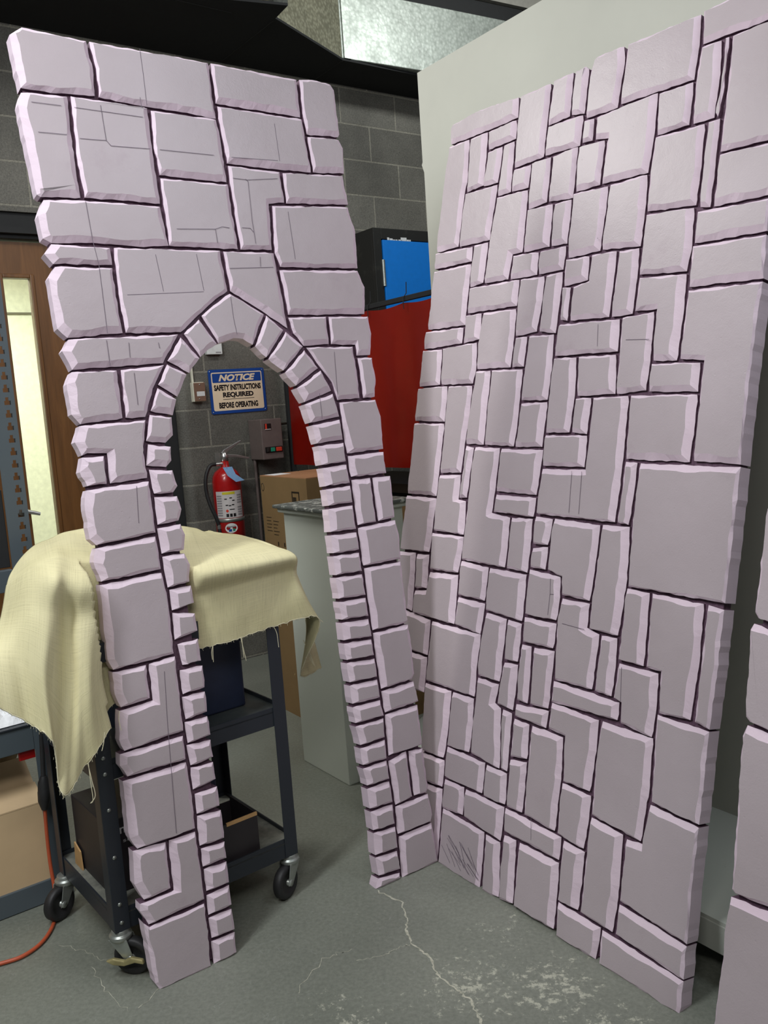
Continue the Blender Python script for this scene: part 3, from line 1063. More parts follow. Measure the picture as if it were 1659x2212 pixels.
    for r in range(nv):
        row = mask[r]; c = 0
        while c < nu:
            if row[c]:
                e = c
                while e < nu and row[e]: e += 1
                A = W3(u0 + c * cs, v0 + r * cs, -T + 0.001)
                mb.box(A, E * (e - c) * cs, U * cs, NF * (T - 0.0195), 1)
                c = e
            else:
                c += 1
    for l in (parse(pens) if pens else []):            # marker lines drawn on the faces
        for i in range(len(l) - 1):
            a, b = Vector(l[i]), Vector(l[i + 1])
            L = (b - a).length
            if L < 0.002: continue
            d = (b - a) / L; q = Vector((-d.y, d.x)) * 0.0007
            mb.add([W3(v.x, v.y, 0.0004) for v in (a + q, a - q, b - q, b + q)], [(0, 1, 2, 3)], 2)
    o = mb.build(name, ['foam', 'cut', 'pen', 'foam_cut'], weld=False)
    tag(o, label, cat)
    return o
LO, LE, LU, LN = Vector((-0.65772308, 2.04352798, 0)), Vector((0.82003872, 0.57230805, 0)), Vector((-0.06191471, 0.08871527, 0.99413086)), Vector((0.56894909, -0.8152258, 0.10818424))
RO, RE, RU, RN = Vector((-0.10987933, 2.85580001, 0)), Vector((0.5692092, -0.82219273, 0)), Vector((0.17842609, 0.12352551, 0.97616883)), Vector((-0.80259891, -0.55564428, 0.21701249))
NO = Vector((-0.29517761, 2.72751685, 0))
def w_arch(no, v, md, out, r):
    if no.x < -0.6: w = r.uniform(0.014, 0.022) if (v < 1.45 or out) else r.uniform(0.005, 0.008)
    elif no.x > 0.6: w = r.uniform(0.005, 0.009) if v < 1.45 else r.uniform(0.008, 0.013)
    elif no.y > 0.6: w = r.uniform(0.009, 0.015) if v < 1.45 else r.uniform(0.004, 0.008)
    elif no.y < -0.6: w = r.uniform(0.004, 0.007) if v < 1.3 else r.uniform(0.011, 0.018)
    else: w = r.uniform(0.008, 0.013)
    if out and no.x > -0.6: w = min(0.014, w * 1.3)
    return min(w, 0.24 * md + 0.001) if no.x > -0.6 else min(w, 0.32 * md + 0.002)
def w_wall(no, v, md, out, r):
    if no.x > 0.6: w = r.uniform(0.013, 0.021)
    elif no.x < -0.6: w = r.uniform(0.004, 0.007)
    elif no.y > 0.6: w = r.uniform(0.010, 0.016) if v < 1.35 else r.uniform(0.004, 0.007)
    elif no.y < -0.6: w = r.uniform(0.003, 0.006) if v < 1.15 else r.uniform(0.010, 0.017)
    else: w = r.uniform(0.008, 0.014)
    if out: w = r.uniform(0.003, 0.007)
    return min(w, 0.26 * md + 0.001)
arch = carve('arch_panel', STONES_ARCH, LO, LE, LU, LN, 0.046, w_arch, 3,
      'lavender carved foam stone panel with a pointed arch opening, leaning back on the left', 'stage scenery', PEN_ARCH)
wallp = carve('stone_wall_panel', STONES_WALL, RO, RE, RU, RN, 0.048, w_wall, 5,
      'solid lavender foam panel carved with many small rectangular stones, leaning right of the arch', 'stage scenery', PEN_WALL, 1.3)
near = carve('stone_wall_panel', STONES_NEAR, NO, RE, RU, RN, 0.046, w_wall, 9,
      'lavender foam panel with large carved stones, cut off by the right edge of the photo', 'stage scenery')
# ---------------------------------------------------------------- white board on its platform, behind the wall panel
PA = Vector((0.942, 2.489, 0.16))
bl = PL(901, 155, N2, PA.dot(N2))
t = thing('scenery_board', 'tall off-white flat board standing upright behind the carved stone wall panel', 'board', (bl.x, bl.y, 0.16))
mb = MB()
bx = Vector((bl.x, bl.y, 0))
hgt = 2.70 - 0.16
H0 = Vector((bl.x, bl.y, 0.16))
prof = [(0, 0), (2.3, 0), (2.3, hgt), (0, hgt), (0.0, hgt - 0.345), (0.012, hgt - 0.36), (0.02, hgt - 0.42)]
mb.prism([H0 + E2 * a + UZ * b for a, b in prof[:4]] + [H0 + E2 * 0.0 + UZ * (hgt - 0.33), H0 - E2 * 0.006 + UZ * (hgt - 0.34), H0 + E2 * 0.006 + UZ * (hgt - 0.37)], -N2 * 0.035)
mb.build('face', 'board', t)
mb = MB()
mb.box(H0 + E2 * 0.02 - N2 * 0.035, E2 * 2.2, -N2 * 0.07, UZ * 0.02 + UZ * 0.05); mb.build('frame_rail', 'tan', t); mb = MB()
mb.box(H0 + E2 * 0.02 - N2 * 0.035 + UZ * (hgt - 0.09), E2 * 2.2, -N2 * 0.07, UZ * 0.07)
mb.build('frame_rail', 'tan', t)
pf = HZ(1515, 1970, 0.16)
# platform deck from front edge back under the board
fr0 = pf + E2 * ((bl - pf).dot(E2) - 0.05)
t = thing('rolling_platform', 'low white painted platform behind the stone wall panel, under the upright board', 'platform', (fr0.x, fr0.y, 0))
depth = (fr0 - PA).dot(N2) + 0.12
mb = MB()
f0 = Vector((fr0.x, fr0.y, 0))
mb.box(f0 + UZ * 0.145, E2 * 2.3, -N2 * depth, UZ * 0.0149)
mb.build('deck', 'platform', t)
mb = MB(); mb.box(f0 + UZ * 0.075 + N2 * 0.002, E2 * 2.3, -N2 * 0.02, UZ * 0.075)
mb.build('fascia', 'platform', t, bevel=0.002)
for a in (0.15, 2.1):
    mb = MB(); c = f0 + E2 * a - N2 * 0.2 + UZ * 0.036
    mb.lathe(c - E2 * 0.015, E2, [(0, 0), (0, 0.034), (0.03, 0.034), (0.03, 0)])
    mb.box(c - E2 * 0.02 - N2 * 0.02, E2 * 0.004, N2 * 0.04, UZ * 0.109)
    mb.box(c + E2 * 0.016 - N2 * 0.02, E2 * 0.004, N2 * 0.04, UZ * 0.109)
    mb.build('caster', 'rubber', t)

# ---------------------------------------------------------------- soffit and duct
t = thing('soffit', 'matte black soffit panel hanging along the top of the block wall', 'soffit', (-0.4, 4.8, 3.4))
p = lambda x, y: HZ(x, y, 3.4)
q = [wall_pt(S_EDGE + 3.6, 3.4, 0.0), wall_pt(S_EDGE + 3.6, 3.4, 0.325)]
k1, k2, k3, k4 = p(740, 130), p(595, 40), p(622, 12), p(500, 0)
far = k4 - E1 * 2.2
far2 = k3 + (k4 - k3).normalized() * 2.4
pts = [q[0], q[1], k1, k2, k3, k4, k4 + (k4 - k3).normalized() * 2.2, wall_pt(S_EDGE - 1.9, 3.4)]
pts[1] = k1 + E1 * 3.2
mb = MB(); mb.prism(pts, UZ * 0.012)
mb.build('underside', 'matte_black', t)
mb = MB()
for a, b in (((480, 132), (590, 46)), ((640, 200), (740, 131)), ((380, 0), (500, 28))):
    A_, B_ = p(*a), p(*b)
    d = (B_ - A_).normalized(); s_ = Vector((-d.y, d.x, 0)) * 0.004
    mb.box(A_ - s_ - UZ * 0.003, B_ - A_, s_ * 2, UZ * 0.003)
mb.build('seam', 'slot', t)
t = thing('air_duct', 'shiny galvanised sheet metal air duct above the black soffit', 'duct', (k1.x, k1.y, 3.4125))
mb = MB()
hd = 0.0
ztop = None
pe = k1 + UZ * 0.0
d1 = (p(900, 155) - k1); d1.z = 0; d1.normalize()
nrm = Vector((-d1.y, d1.x, 0))
tp = PL(1000, 25, nrm, k1.dot(nrm))
H = tp.z - 3.4125
mb.box(k1 + UZ * 0.0125 + nrm * 0.004, d1 * 1.6, nrm * 0.22, UZ * H)
mb.build('straight_section', 'galv', t, bevel=0.004)
mb = MB()
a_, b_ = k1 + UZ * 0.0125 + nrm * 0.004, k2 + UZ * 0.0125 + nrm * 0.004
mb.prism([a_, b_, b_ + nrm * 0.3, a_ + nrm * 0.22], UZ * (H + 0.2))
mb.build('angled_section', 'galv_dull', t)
mb = MB()
mb.box(k1 + UZ * 0.0125 - nrm * 0.006 + d1 * 0.012, d1 * 0.045, nrm * 0.008, UZ * H)
mb.build('joint_flange', 'galv', t)
mb = MB()
a_ = k2 + UZ * 0.0125
mb.prism([a_, k3 + UZ * 0.0125, k3 + UZ * 0.0125 + nrm * 0.06, a_ + nrm * 0.06], UZ * (H + 0.2))
mb.build('elbow', 'galv', t)
# beam above the duct
t0 = tp + UZ * 0.012
mb = MB(); mb.box(k1 + nrm * (-0.0) - d1 * 0.2 + UZ * (t0.z - 3.4 + 0.09), d1 * 1.8, nrm * 0.2, UZ * 0.4)
tag(mb.build('ceiling_beam', 'ceil'), 'grey concrete beam above the shiny duct', 'beam')
mb = MB(); mb.box(k1 - d1 * 0.2 + nrm * 0.03 + UZ * (t0.z - 3.4), d1 * 1.8, nrm * 0.17, UZ * 0.085)
tag(mb.build('pipe_chase', 'matte_black'), 'dark channel between the duct and the concrete beam', 'channel')

# ---------------------------------------------------------------- blue cabinet on the wall
cdp = 0.42
s0, z1 = wall_s(805, 491, cdp)
z0 = z1 - 0.80
t = thing('wall_cabinet', 'black metal wall cabinet with a bright blue door above the red curtain', 'cabinet', wall_pt(s0, z0, cdp))
mb = MB(); mb.box(wall_pt(s0, z0, cdp - 0.02), E1 * 0.95, WN * (cdp - 0.02), UZ * (z1 - z0))
fw = 0.055
mb.box(wall_pt(s0, z0, cdp), E1 * fw, WN * 0.02, UZ * (z1 - z0))
mb.box(wall_pt(s0 + fw, z1 - 0.062, cdp), E1 * (0.95 - fw), WN * 0.02, UZ * 0.062)
mb.box(wall_pt(s0 + 0.9, z0, cdp), E1 * 0.05, WN * 0.02, UZ * (z1 - z0 - 0.062))
mb.build('body', 'black_metal', t, bevel=0.002)
mb = MB(); mb.box(wall_pt(s0 + fw + 0.004, z0 + 0.05, cdp + 0.008), E1 * 0.62, WN * 0.018, UZ * (z1 - z0 - 0.118))
dr = mb.build('cabinet_door', 'blue', t, bevel=0.002)
mb = MB(); hz = WL(829, 590, cdp).z
mb.tube([wall_pt(s0 + fw, hz - 0.075, cdp + 0.006), wall_pt(s0 + fw, hz + 0.075, cdp + 0.006)], 0.010, 10)
mb.build('hinge', 'zinc', t)
mb = MB()
for i in range(9):
    mb.box(wall_pt(s0 + fw + 0.04 + i * 0.02 + random.uniform(0, .01), z1 - 0.066, cdp + 0.001), E1 * random.uniform(0.012, 0.03), WN * 0.001, UZ * random.uniform(0.004, 0.02))
mb.build('bare_patch', 'white', t)

# ---------------------------------------------------------------- red curtain on its pipe frame, at right angles to the wall
CW = WL(617, 930)                                     # where the screen meets the wall
CN = N2
cc = CW.dot(CN) + 0.0
def CP(x, y): return PL(x, y, CN, cc)
rt = CP(925, 634).z; rb = CP(790, 1008).z
rail_z = (CP(925, 634).z + CP(800, 662).z) / 2
t = thing('welding_screen', 'red vinyl curtain hung on a black pipe frame at right angles to the block wall', 'curtain screen', (CW.x, CW.y, 0))
W0 = Vector((CW.x, CW.y, 0)) + E2 * 0.06
post = W0
mb = MB(); mb.box(post - E2 * 0.014 - N2 * 0.014, E2 * 0.028, N2 * 0.028, UZ * (rail_z + 0.015)); mb.build('post', 'matte_black', t, bevel=0.003)
mb = MB(); mb.box(post + E2 * 1.95 - N2 * 0.014, E2 * 0.028, N2 * 0.028, UZ * (rail_z + 0.015)); mb.build('post', 'matte_black', t, bevel=0.003)
mb = MB(); mb.box(post + UZ * (rail_z - 0.012) - N2 * 0.011 + E2 * 0.0145, E2 * 1.935, N2 * 0.022, UZ * 0.024); mb.build('top_rail', 'matte_black', t, bevel=0.003)
# vinyl: slightly rippled, looped over grommets
mb = MB(); NXC, NZC = 70, 16
zt, zb = rail_z - 0.016, rb
def cur(a, b, off=0.0):
    x = 0.03 + a * 1.9
    r_ = 0.012 * math.sin(x * 9) + 0.006 * math.sin(x * 23 + 1)
    z = zt - b * (zt - zb) - 0.012 * (1 - b) * abs(math.sin(x * PI / 0.30))
    return post + E2 * x + N2 * (r_ * (0.3 + b) + off) + UZ * z
vs = [cur(i / NXC, j / NZC) for j in range(NZC + 1) for i in range(NXC + 1)]
vs2 = [cur(i / NXC, j / NZC, -0.002) for j in range(NZC + 1) for i in range(NXC + 1)]
fs = [(j * (NXC + 1) + i, j * (NXC + 1) + i + 1, (j + 1) * (NXC + 1) + i + 1, (j + 1) * (NXC + 1) + i) for j in range(NZC) for i in range(NXC)]
mb.add(vs, fs, 0, True); mb.add(vs2, [f[::-1] for f in fs], 0, True)
mb.build('vinyl_sheet', 'curtain', t)
for i in range(7):
    c_ = post + E2 * (0.03 + 0.30 * (i + 0.0)) + UZ * (rail_z)
    mb = MB()
    if i: mb.tube([c_ + N2 * 0.02 - UZ * 0.05, c_ + N2 * 0.022, c_ + UZ * 0.024, c_ + UZ * 0.075 + E2 * 0.004], 0.0022, 6)
    if i: mb.build('cable_tie', 'matte_black', t)

# dark bench under the curtain, tan board beyond
c0 = W0 + E2 * 0.15 + E1 * 0.12
t = thing('dark_workbench', 'dark brown workbench in the shadow under the red curtain', 'workbench', c0)
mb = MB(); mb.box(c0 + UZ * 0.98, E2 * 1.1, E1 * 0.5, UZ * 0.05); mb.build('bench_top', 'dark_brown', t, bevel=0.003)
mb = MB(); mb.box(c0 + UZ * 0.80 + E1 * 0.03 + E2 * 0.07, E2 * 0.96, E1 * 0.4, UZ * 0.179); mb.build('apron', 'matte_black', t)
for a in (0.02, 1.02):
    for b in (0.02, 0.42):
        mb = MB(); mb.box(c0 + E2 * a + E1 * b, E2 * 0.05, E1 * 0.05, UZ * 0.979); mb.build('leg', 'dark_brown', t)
tb = HZ(872, 1300, 0.0)
b0 = Vector((0.075, 3.62, 0))
mb = MB(); mb.box(b0, E1 * 0.30, WN * 0.03, UZ * 1.02)
tag(mb.build('tan_board', 'tan', bevel=0.002), 'tan wooden board standing between the green pedestal and the stone wall panel', 'board')

# ---------------------------------------------------------------- cardboard box
bc = AY(561, 1027, 4.12)
bh = bc.z
t = thing('cardboard_box', 'tall brown cardboard carton with printed marks behind the green-white pedestal', 'box', (bc.x, bc.y, 0))
B0 = Vector((bc.x, bc.y, 0))
mb = MB()
mb.box(B0 + UZ * (bh - 0.0038) + E2 * 0.0, E2 * 0.44, E1 * 0.205, UZ * 0.004)
mb.box(B0 + UZ * (bh - 0.0038) + E1 * 0.215, E2 * 0.44, E1 * 0.205, UZ * 0.004)
mb.build('flap', 'kraft_top', t)
mb = MB(); mb.box(B0 + UZ * (bh + 0.0003) + E2 * 0.01 + E1 * 0.02, E2 * 0.10, E1 * 0.09, UZ * 0.0005); mb.build('shipping_label', 'paper', t)
mb = MB()
mb.box(B0, E2 * 0.44, E1 * 0.42, UZ * (bh - 0.004))
fb = B0 - E1 * 0.0006
def mark(a, z, wd, hh): mb.box(fb + E2 * a + UZ * z, E2 * wd, E1 * 0.0004, UZ * hh, 1)
for i in range(5): mark(0.035, bh - 0.20 - i * 0.016, 0.05 - 0.006 * (i % 2), 0.003)
for i in range(5): mark(0.10, bh - 0.215 - i * 0.016, 0.055 - 0.01 * (i % 3), 0.003)
mark(0.13, bh - 0.33, 0.01, 0.02); mark(0.19, bh - 0.33, 0.01, 0.02)
mark(0.30, bh - 0.13, 0.07, 0.008); mark(0.30, bh - 0.072, 0.07, 0.008); mark(0.30, bh - 0.13, 0.008, 0.06); mark(0.362, bh - 0.13, 0.008, 0.06)
mark(0.31, bh - 0.12, 0.03, 0.03)
ring = [fb + E2 * (0.022 + 0.013 * math.cos(k * PI / 8)) + UZ * (bh - 0.055 + 0.018 * math.sin(k * PI / 8)) for k in range(17)]
mb.tube(ring, 0.0012, 5, 1)
mb.build('carton', ['kraft', 'dark_brown'], t)

# ---------------------------------------------------------------- pedestal
pc = HZ(755, 1698, 0); pl_ = HZ(657, 1643, 0)
ea = (pl_ - pc); LA = ea.length; ea.normalize()
eb = Vector((ea.y, -ea.x, 0))
if eb.x < 0: eb = -eb
LB = 0.345
ped_h = 0
for zz in range(900, 1300):
    v = Vector((pc.x, pc.y, zz / 1000)) - CO
    py = IH / 2 - F * v.dot(CU) / v.dot(FWD)
    if py < 1118: ped_h = zz / 1000; break
t = thing('display_pedestal', 'pale green-white square pedestal with a chipped dark top, seen through the arch', 'pedestal', pc)
mb = MB(); mb.box(pc, ea * LA, eb * LB, UZ * (ped_h)); mb.build('column', 'pedestal', t, bevel=0.003)
mb = MB(); o_ = 0.018
mb.box(pc - ea * o_ - eb * o_ + UZ * ped_h, ea * (LA + 2 * o_), eb * (LB + 2 * o_), UZ * 0.018); mb.build('cornice', 'pedestal', t, bevel=0.005)
mb = MB(); o_ = 0.032
mb.box(pc - ea * o_ - eb * o_ + UZ * (ped_h + 0.018), ea * (LA + 2 * o_), eb * (LB + 2 * o_), UZ * 0.014); mb.build('top', 'speckled', t, bevel=0.004)

# ---------------------------------------------------------------- things on the block wall
# notice sign
sA, sB, sC, sD = WL(447, 798, 0.006), WL(568, 795, 0.006), WL(578, 885, 0.006), WL(459, 897, 0.006)
cen = (sA + sB + sC + sD) / 4
ax = ((sB - sA) + (sC - sD)); wS = ax.length / 2; ax.normalize()
ay = ((sA - sD) + (sB - sC)); hS = ay.length / 2
ay = (-WN).cross(ax).normalized()
if ay.z < 0: ay = -ay
nz = ax.cross(ay)
t = thing('notice_sign', 'blue and cream NOTICE safety instructions sign on the block wall', 'sign', cen)
def rrect(wd, hh, r, z, n=5):
    pts = []
    for cx, cy, a0 in ((wd / 2 - r, hh / 2 - r, 0), (-wd / 2 + r, hh / 2 - r, 90), (-wd / 2 + r, -hh / 2 + r, 180), (wd / 2 - r, -hh / 2 + r, 270)):
        for k in range(n + 1):
            a = math.radians(a0 + 90 * k / n)
            pts.append(cen + ax * (cx + r * math.cos(a)) + ay * (cy + r * math.sin(a)) + nz * z)
    return pts
mb = MB(); mb.prism(rrect(wS, hS, 0.012, -0.002), nz * 0.002); mb.build('plate', 'sign_blue', t)
mb = MB(); mb.prism(rrect(wS - 0.034, hS - 0.034, 0.010, 0.0), nz * 0.0005); mb.build('cream_field', 'sign_cream', t)
def rr2(cy, wd, hh, r, z):
    return [p_ + ay * cy for p_ in rrect(wd, hh, r, z)]
mb = MB(); mb.prism(rr2(hS / 2 - 0.017 - 0.006 - 0.026, wS - 0.046, 0.052, 0.005, 0.0005), nz * 0.0005); mb.build('heading_band', 'sign_blue', t)
k = hS
text_mesh('lettering', 'NOTICE', 0.05, cen + ay * (hS / 2 - 0.049) + nz * 0.001, ax, ay, 'sign_cream', t, 0.0022, 0.3, wS * 0.66, 0.038)
text_mesh('lettering', 'SAFETY INSTRUCTIONS', 0.04, cen + ay * (hS / 2 - 0.104) + nz * 0.0005, ax, ay, 'ink', t, 0.0021, 0, wS * 0.84, 0.034)
text_mesh('lettering', 'REQUIRED', 0.04, cen + ay * (hS / 2 - 0.148) + nz * 0.0005, ax, ay, 'ink', t, 0.0021, 0, wS * 0.55, 0.034)
text_mesh('lettering', 'BEFORE OPERATING', 0.04, cen + ay * (hS / 2 - 0.205) + nz * 0.0005 - ax * 0.003, ax, ay, 'ink', t, 0.0021, 0, wS * 0.70, 0.034)
mb = MB(); mb.box(cen + ay * (hS / 2 - 0.1725) - ax * wS * 0.28 + nz * 0.0005, ax * wS * 0.56, ay * 0.003, nz * 0.0004); mb.build('underline', 'ink', t)
for sx in (-1, 1):
    for sy in (-1, 1):
        mb = MB(); mb.lathe(cen + ax * sx * (wS / 2 - 0.011) + ay * sy * (hS / 2 - 0.011), nz, [(0, 0.0035), (0.0015, 0.003), (0.0018, 0)], 10); mb.build('screw', 'steel', t)
# intercom plate over a cream conduit box
def wbox(mb, x0, y0, x1, y1, d0, d1, mi=0):
    """box on the wall whose front face spans two picture corners, from depth d0 to d1 off the wall"""
    s0_, za = wall_s(x0, y0, d1); s1_, zb_ = wall_s(x1, y1, d1)
    mb.box(wall_pt(s0_, min(za, zb_), d1), E1 * (s1_ - s0_), WN * (d1 - d0), UZ * abs(za - zb_), mi)
t = thing('switch_box', 'brown steel switch plate on a cream box, left of the notice sign', 'switch', WL(430, 845))
mb = MB(); wbox(mb, 415, 826, 444, 867, 0.0, 0.035); mb.build('cream_box', 'cream', t, bevel=0.004)
mb = MB(); wbox(mb, 418, 827, 446, 866, 0.0352, 0.041); mb.build('face_plate', 'plate', t, bevel=0.002)
mb = MB(); wbox(mb, 425, 846, 443, 855, 0.0412, 0.042); mb.build('label', 'white', t)
mb = MB(); wbox(mb, 411, 780, 419, 826, 0.0, 0.02); mb.build('raceway', 'cream', t, bevel=0.003)
for y in (831, 862):
    mb = MB(); mb.lathe(WL(431, y, 0.041), -WN, [(0, 0.004), (0.002, 0.003), (0.0022, 0)], 8); mb.build('screw', 'steel', t)
t = thing('thermostat', 'white box on the block wall just under the arch peak', 'thermostat', WL(465, 755))
mb = MB(); wbox(mb, 444, 722, 481, 765, 0.0, 0.03); mb.build('housing', 'white', t, bevel=0.003)
mb = MB(); wbox(mb, 466, 760, 478, 762, 0.0301, 0.0306); mb.build('small_print', 'label_grey', t)
# control box
cb0 = 0.16
sL, zT = wall_s(562, 906, cb0); sR, _ = wall_s(607, 902, cb0); zB = WL(568, 994, cb0).z
t = thing('machine_control_box', 'grey-brown metal control box with green and red buttons, right of the notice sign', 'control box', wall_pt(sL, zB, 0))
mb = MB(); mb.box(wall_pt(sL, zB, cb0), E1 * (sR - sL), WN * (cb0 - 0.001), UZ * (zT - zB)); mb.build('housing', 'grey_box', t, bevel=0.005)
def fb_(name, mat, a0, a1, z0_, z1_, dep=0.004, bev=0.001):
    mb = MB(); W_ = sR - sL; H_ = zT - zB
    mb.box(wall_pt(sL + W_ * a0, zB + H_ * z0_, cb0 + dep), E1 * W_ * (a1 - a0), WN * dep, UZ * H_ * (z1_ - z0_))
    return mb.build(name, mat, t, bevel=bev)
fb_('indicator_bezel', 'ink', 0.16, 0.47, 0.745, 0.885)
fb_('indicator_lamp', 'orange_red', 0.19, 0.27, 0.75, 0.88, 0.0055)
fb_('indicator_label', 'label', 0.17, 0.46, 0.735, 0.752, 0.0052)
fb_('button_strip', 'ink', 0.12, 0.93, 0.17, 0.31, 0.006)
fb_('button', 'black_metal', 0.17, 0.29, 0.19, 0.29, 0.012, 0.002)
fb_('button', 'green', 0.36, 0.55, 0.19, 0.29, 0.012, 0.002)
fb_('button', 'orange_red', 0.62, 0.88, 0.19, 0.29, 0.012, 0.002)
mb = MB(); c1 = wall_pt(sL + 0.02, 0, 0.03)
mb.tube([wall_pt(sL + 0.015, zB + 0.01, 0.02), wall_pt(sL + 0.015, 0.4, 0.02)], 0.009, 10); mb.build('conduit', 'grey_box', t)
mb = MB(); zc = WL(612, 915, 0.03).z
mb.tube([wall_pt(sR - 0.01, zc, 0.05), wall_pt(sR + 0.12, zc, 0.03)], 0.007, 8); mb.build('cable', 'dark_brown', t)
# ---------------------------------------------------------------- fire extinguisher
er = 0.081
ec = WL(493, 1080, er + 0.035)
zt_ = WL(480, 1008, er + 0.035).z
zb_ = zt_ - 0.46
e0 = Vector((ec.x, ec.y, 0))
tilt = UZ
t = thing('fire_extinguisher', 'red fire extinguisher with black hose and blue tag on the block wall', 'fire extinguisher', e0 + UZ * zb_)
H_ = zt_ - zb_
mb = MB()
mb.lathe(e0 + UZ * zb_, UZ, [(0, 0), (0, er * 0.85), (0.012, er), (H_ - 0.085, er), (H_ - 0.055, er * 0.95), (H_ - 0.03, er * 0.78), (H_ - 0.012, er * 0.5), (H_, er * 0.28), (H_ + 0.03, er * 0.26), (H_ + 0.03, 0)], 40)
mb.build('cylinder', 'red', t)
def arc_patch(name, mat, a0, a1, z0_, z1_, rr, n=14, elli=False):
    """label wrapped round the cylinder; angles in degrees from the camera-facing side"""
    base = (Vector((0, 0, 0)) - e0); base.z = 0; base.normalize()
    sd = Vector((-base.y, base.x, 0))
    mb = MB(); vs = []
    if elli:
        vs.append(e0 + base * 1 * 0 + (base * math.cos(math.radians((a0 + a1) / 2)) + sd * math.sin(math.radians((a0 + a1) / 2))) * rr + UZ * (z0_ + z1_) / 2)
        for k_ in range(24):
            a = math.radians((a0 + a1) / 2 + (a1 - a0) / 2 * math.cos(k_ * PI / 12)); z = (z0_ + z1_) / 2 + (z1_ - z0_) / 2 * math.sin(k_ * PI / 12)
            vs.append(e0 + (base * math.cos(a) + sd * math.sin(a)) * rr + UZ * z)
        mb.add(vs, [(0, 1 + k_, 1 + (k_ + 1) % 24) for k_ in range(24)], 0, True)
    else:
        for z in (z0_, z1_):
            for k_ in range(n + 1):
                a = math.radians(a0 + (a1 - a0) * k_ / n)
                vs.append(e0 + (base * math.cos(a) + sd * math.sin(a)) * rr + UZ * z)
        mb.add(vs, [(k_, k_ + 1, n + 2 + k_, n + 1 + k_) for k_ in range(n)], 0, True)
    return mb.build(name, mat, t)
zl0, zl1 = zt_ - 0.285, zt_ - 0.135
arc_patch('instruction_label', 'label', -52, 62, zl0, zl1, er + 0.0008)
arc_patch('label_heading', 'yellow', -22, 28, zl1 - 0.018, zl1 - 0.004, er + 0.0013)
for i in range(9):
    arc_patch('small_print', 'label_grey', -49, -26, zl1 - 0.03 - i * 0.0135, zl1 - 0.022 - i * 0.0135, er + 0.0013, 6)
    if i != 4: arc_patch('small_print', 'label_grey', 36, 58, zl1 - 0.03 - i * 0.0135, zl1 - 0.022 - i * 0.0135, er + 0.0013, 6)
for a, z in ((-15, zl1 - 0.04), (5, zl1 - 0.035), (15, zl1 - 0.05), (-12, zl1 - 0.075), (0, zl1 - 0.078), (12, zl1 - 0.074)):
    arc_patch('picture_mark', 'ink', a, a + 10, z - 0.006, z, er + 0.0013, 4)
arc_patch('red_mark', 'orange_red', -12, -2, zl1 - 0.118, zl1 - 0.102, er + 0.0014, 4, True)
arc_patch('picture_mark', 'ink', 2, 22, zl1 - 0.105, zl1 - 0.100, er + 0.0013, 4)
for a in (-12, 2, 16):
    arc_patch('picture_mark', 'ink', a, a + 10, zl0 + 0.006, zl0 + 0.024, er + 0.0013, 4)
arc_patch('inspection_sticker', 'white', -22, 28, zt_ - 0.37, zt_ - 0.315, er + 0.001, 8, True)
arc_patch('sticker_mark', 'sign_blue', -8, 4, zt_ - 0.362, zt_ - 0.348, er + 0.0015, 4)
arc_patch('sticker_mark', 'green', 8, 17, zt_ - 0.360, zt_ - 0.346, er + 0.0015, 4)
arc_patch('sticker_mark', 'label_grey', -10, 18, zt_ - 0.338, zt_ - 0.331, er + 0.0015, 4)
mb = MB(); mb.lathe(e0 + UZ * (zt_ - 0.308), UZ, [(0, er), (0, er + 0.0025), (0.02, er + 0.0025), (0.02, er)], 40); mb.build('strap', 'zinc', t)
top = e0 + UZ * (zt_ + 0.03)
mb = MB(); mb.lathe(top, UZ, [(0, 0.0), (0, 0.022), (0.035, 0.022), (0.04, 0.016), (0.05, 0.016), (0.05, 0)], 16); mb.build('valve', 'steel', t)
hd_ = (E1 * 0.9 - WN * 0.1).normalized(); sdv = UZ.cross(hd_) * 0.010
mb = MB(); vt = top + UZ * 0.045
mb.prism([vt - sdv - hd_ * 0.02, vt - sdv + hd_ * 0.0 + UZ * 0.02, vt - sdv + hd_ * 0.10 + UZ * 0.065, vt - sdv + hd_ * 0.105 + UZ * 0.058, vt - sdv + hd_ * 0.01 + UZ * 0.0], sdv * 2)
mb.build('lever', 'steel', t, bevel=0.002)
mb = MB(); vt = top + UZ * 0.02
mb.prism([vt - sdv, vt - sdv + UZ * 0.02, vt - sdv + hd_ * 0.08 + UZ * 0.008, vt - sdv + hd_ * 0.145 - UZ * 0.012, vt - sdv + hd_ * 0.14 - UZ * 0.022, vt - sdv + hd_ * 0.06 - UZ * 0.004], sdv * 2)
mb.build('carry_handle', 'steel', t, bevel=0.002)
hp = [WL(x, y, d_) for x, y, d_ in ((470, 1003, .12), (456, 1005, .12), (448, 1018, .12), (444, 1040, .12), (447, 1068, .12), (456, 1095, .13), (467, 1118, .14), (474, 1138, .14))]
def smooth_path(P_, n=6):
    out = []
    for i in range(len(P_) - 1):
        p0, p1, p2, p3 = P_[max(i - 1, 0)], P_[i], P_[i + 1], P_[min(i + 2, len(P_) - 1)]
        for k_ in range(n):
            s_ = k_ / n
            out.append(0.5 * ((2 * p1) + (p2 - p0) * s_ + (2 * p0 - 5 * p1 + 4 * p2 - p3) * s_ ** 2 + (3 * p1 - p0 - 3 * p2 + p3) * s_ ** 3))
    out.append(P_[-1]); return out
mb = MB(); mb.tube(smooth_path(hp), 0.0105, 12); mb.build('hose', 'rubber', t)
mb = MB(); mb.tube([hp[-1] + UZ * 0.012, hp[-1] - UZ * 0.012], 0.0125, 12); mb.build('hose_fitting', 'steel', t); mb = MB(); mb.tube([hp[0] - E1 * 0.012, hp[0] + E1 * 0.045], 0.011, 12); mb.build('hose_fitting', 'steel', t)
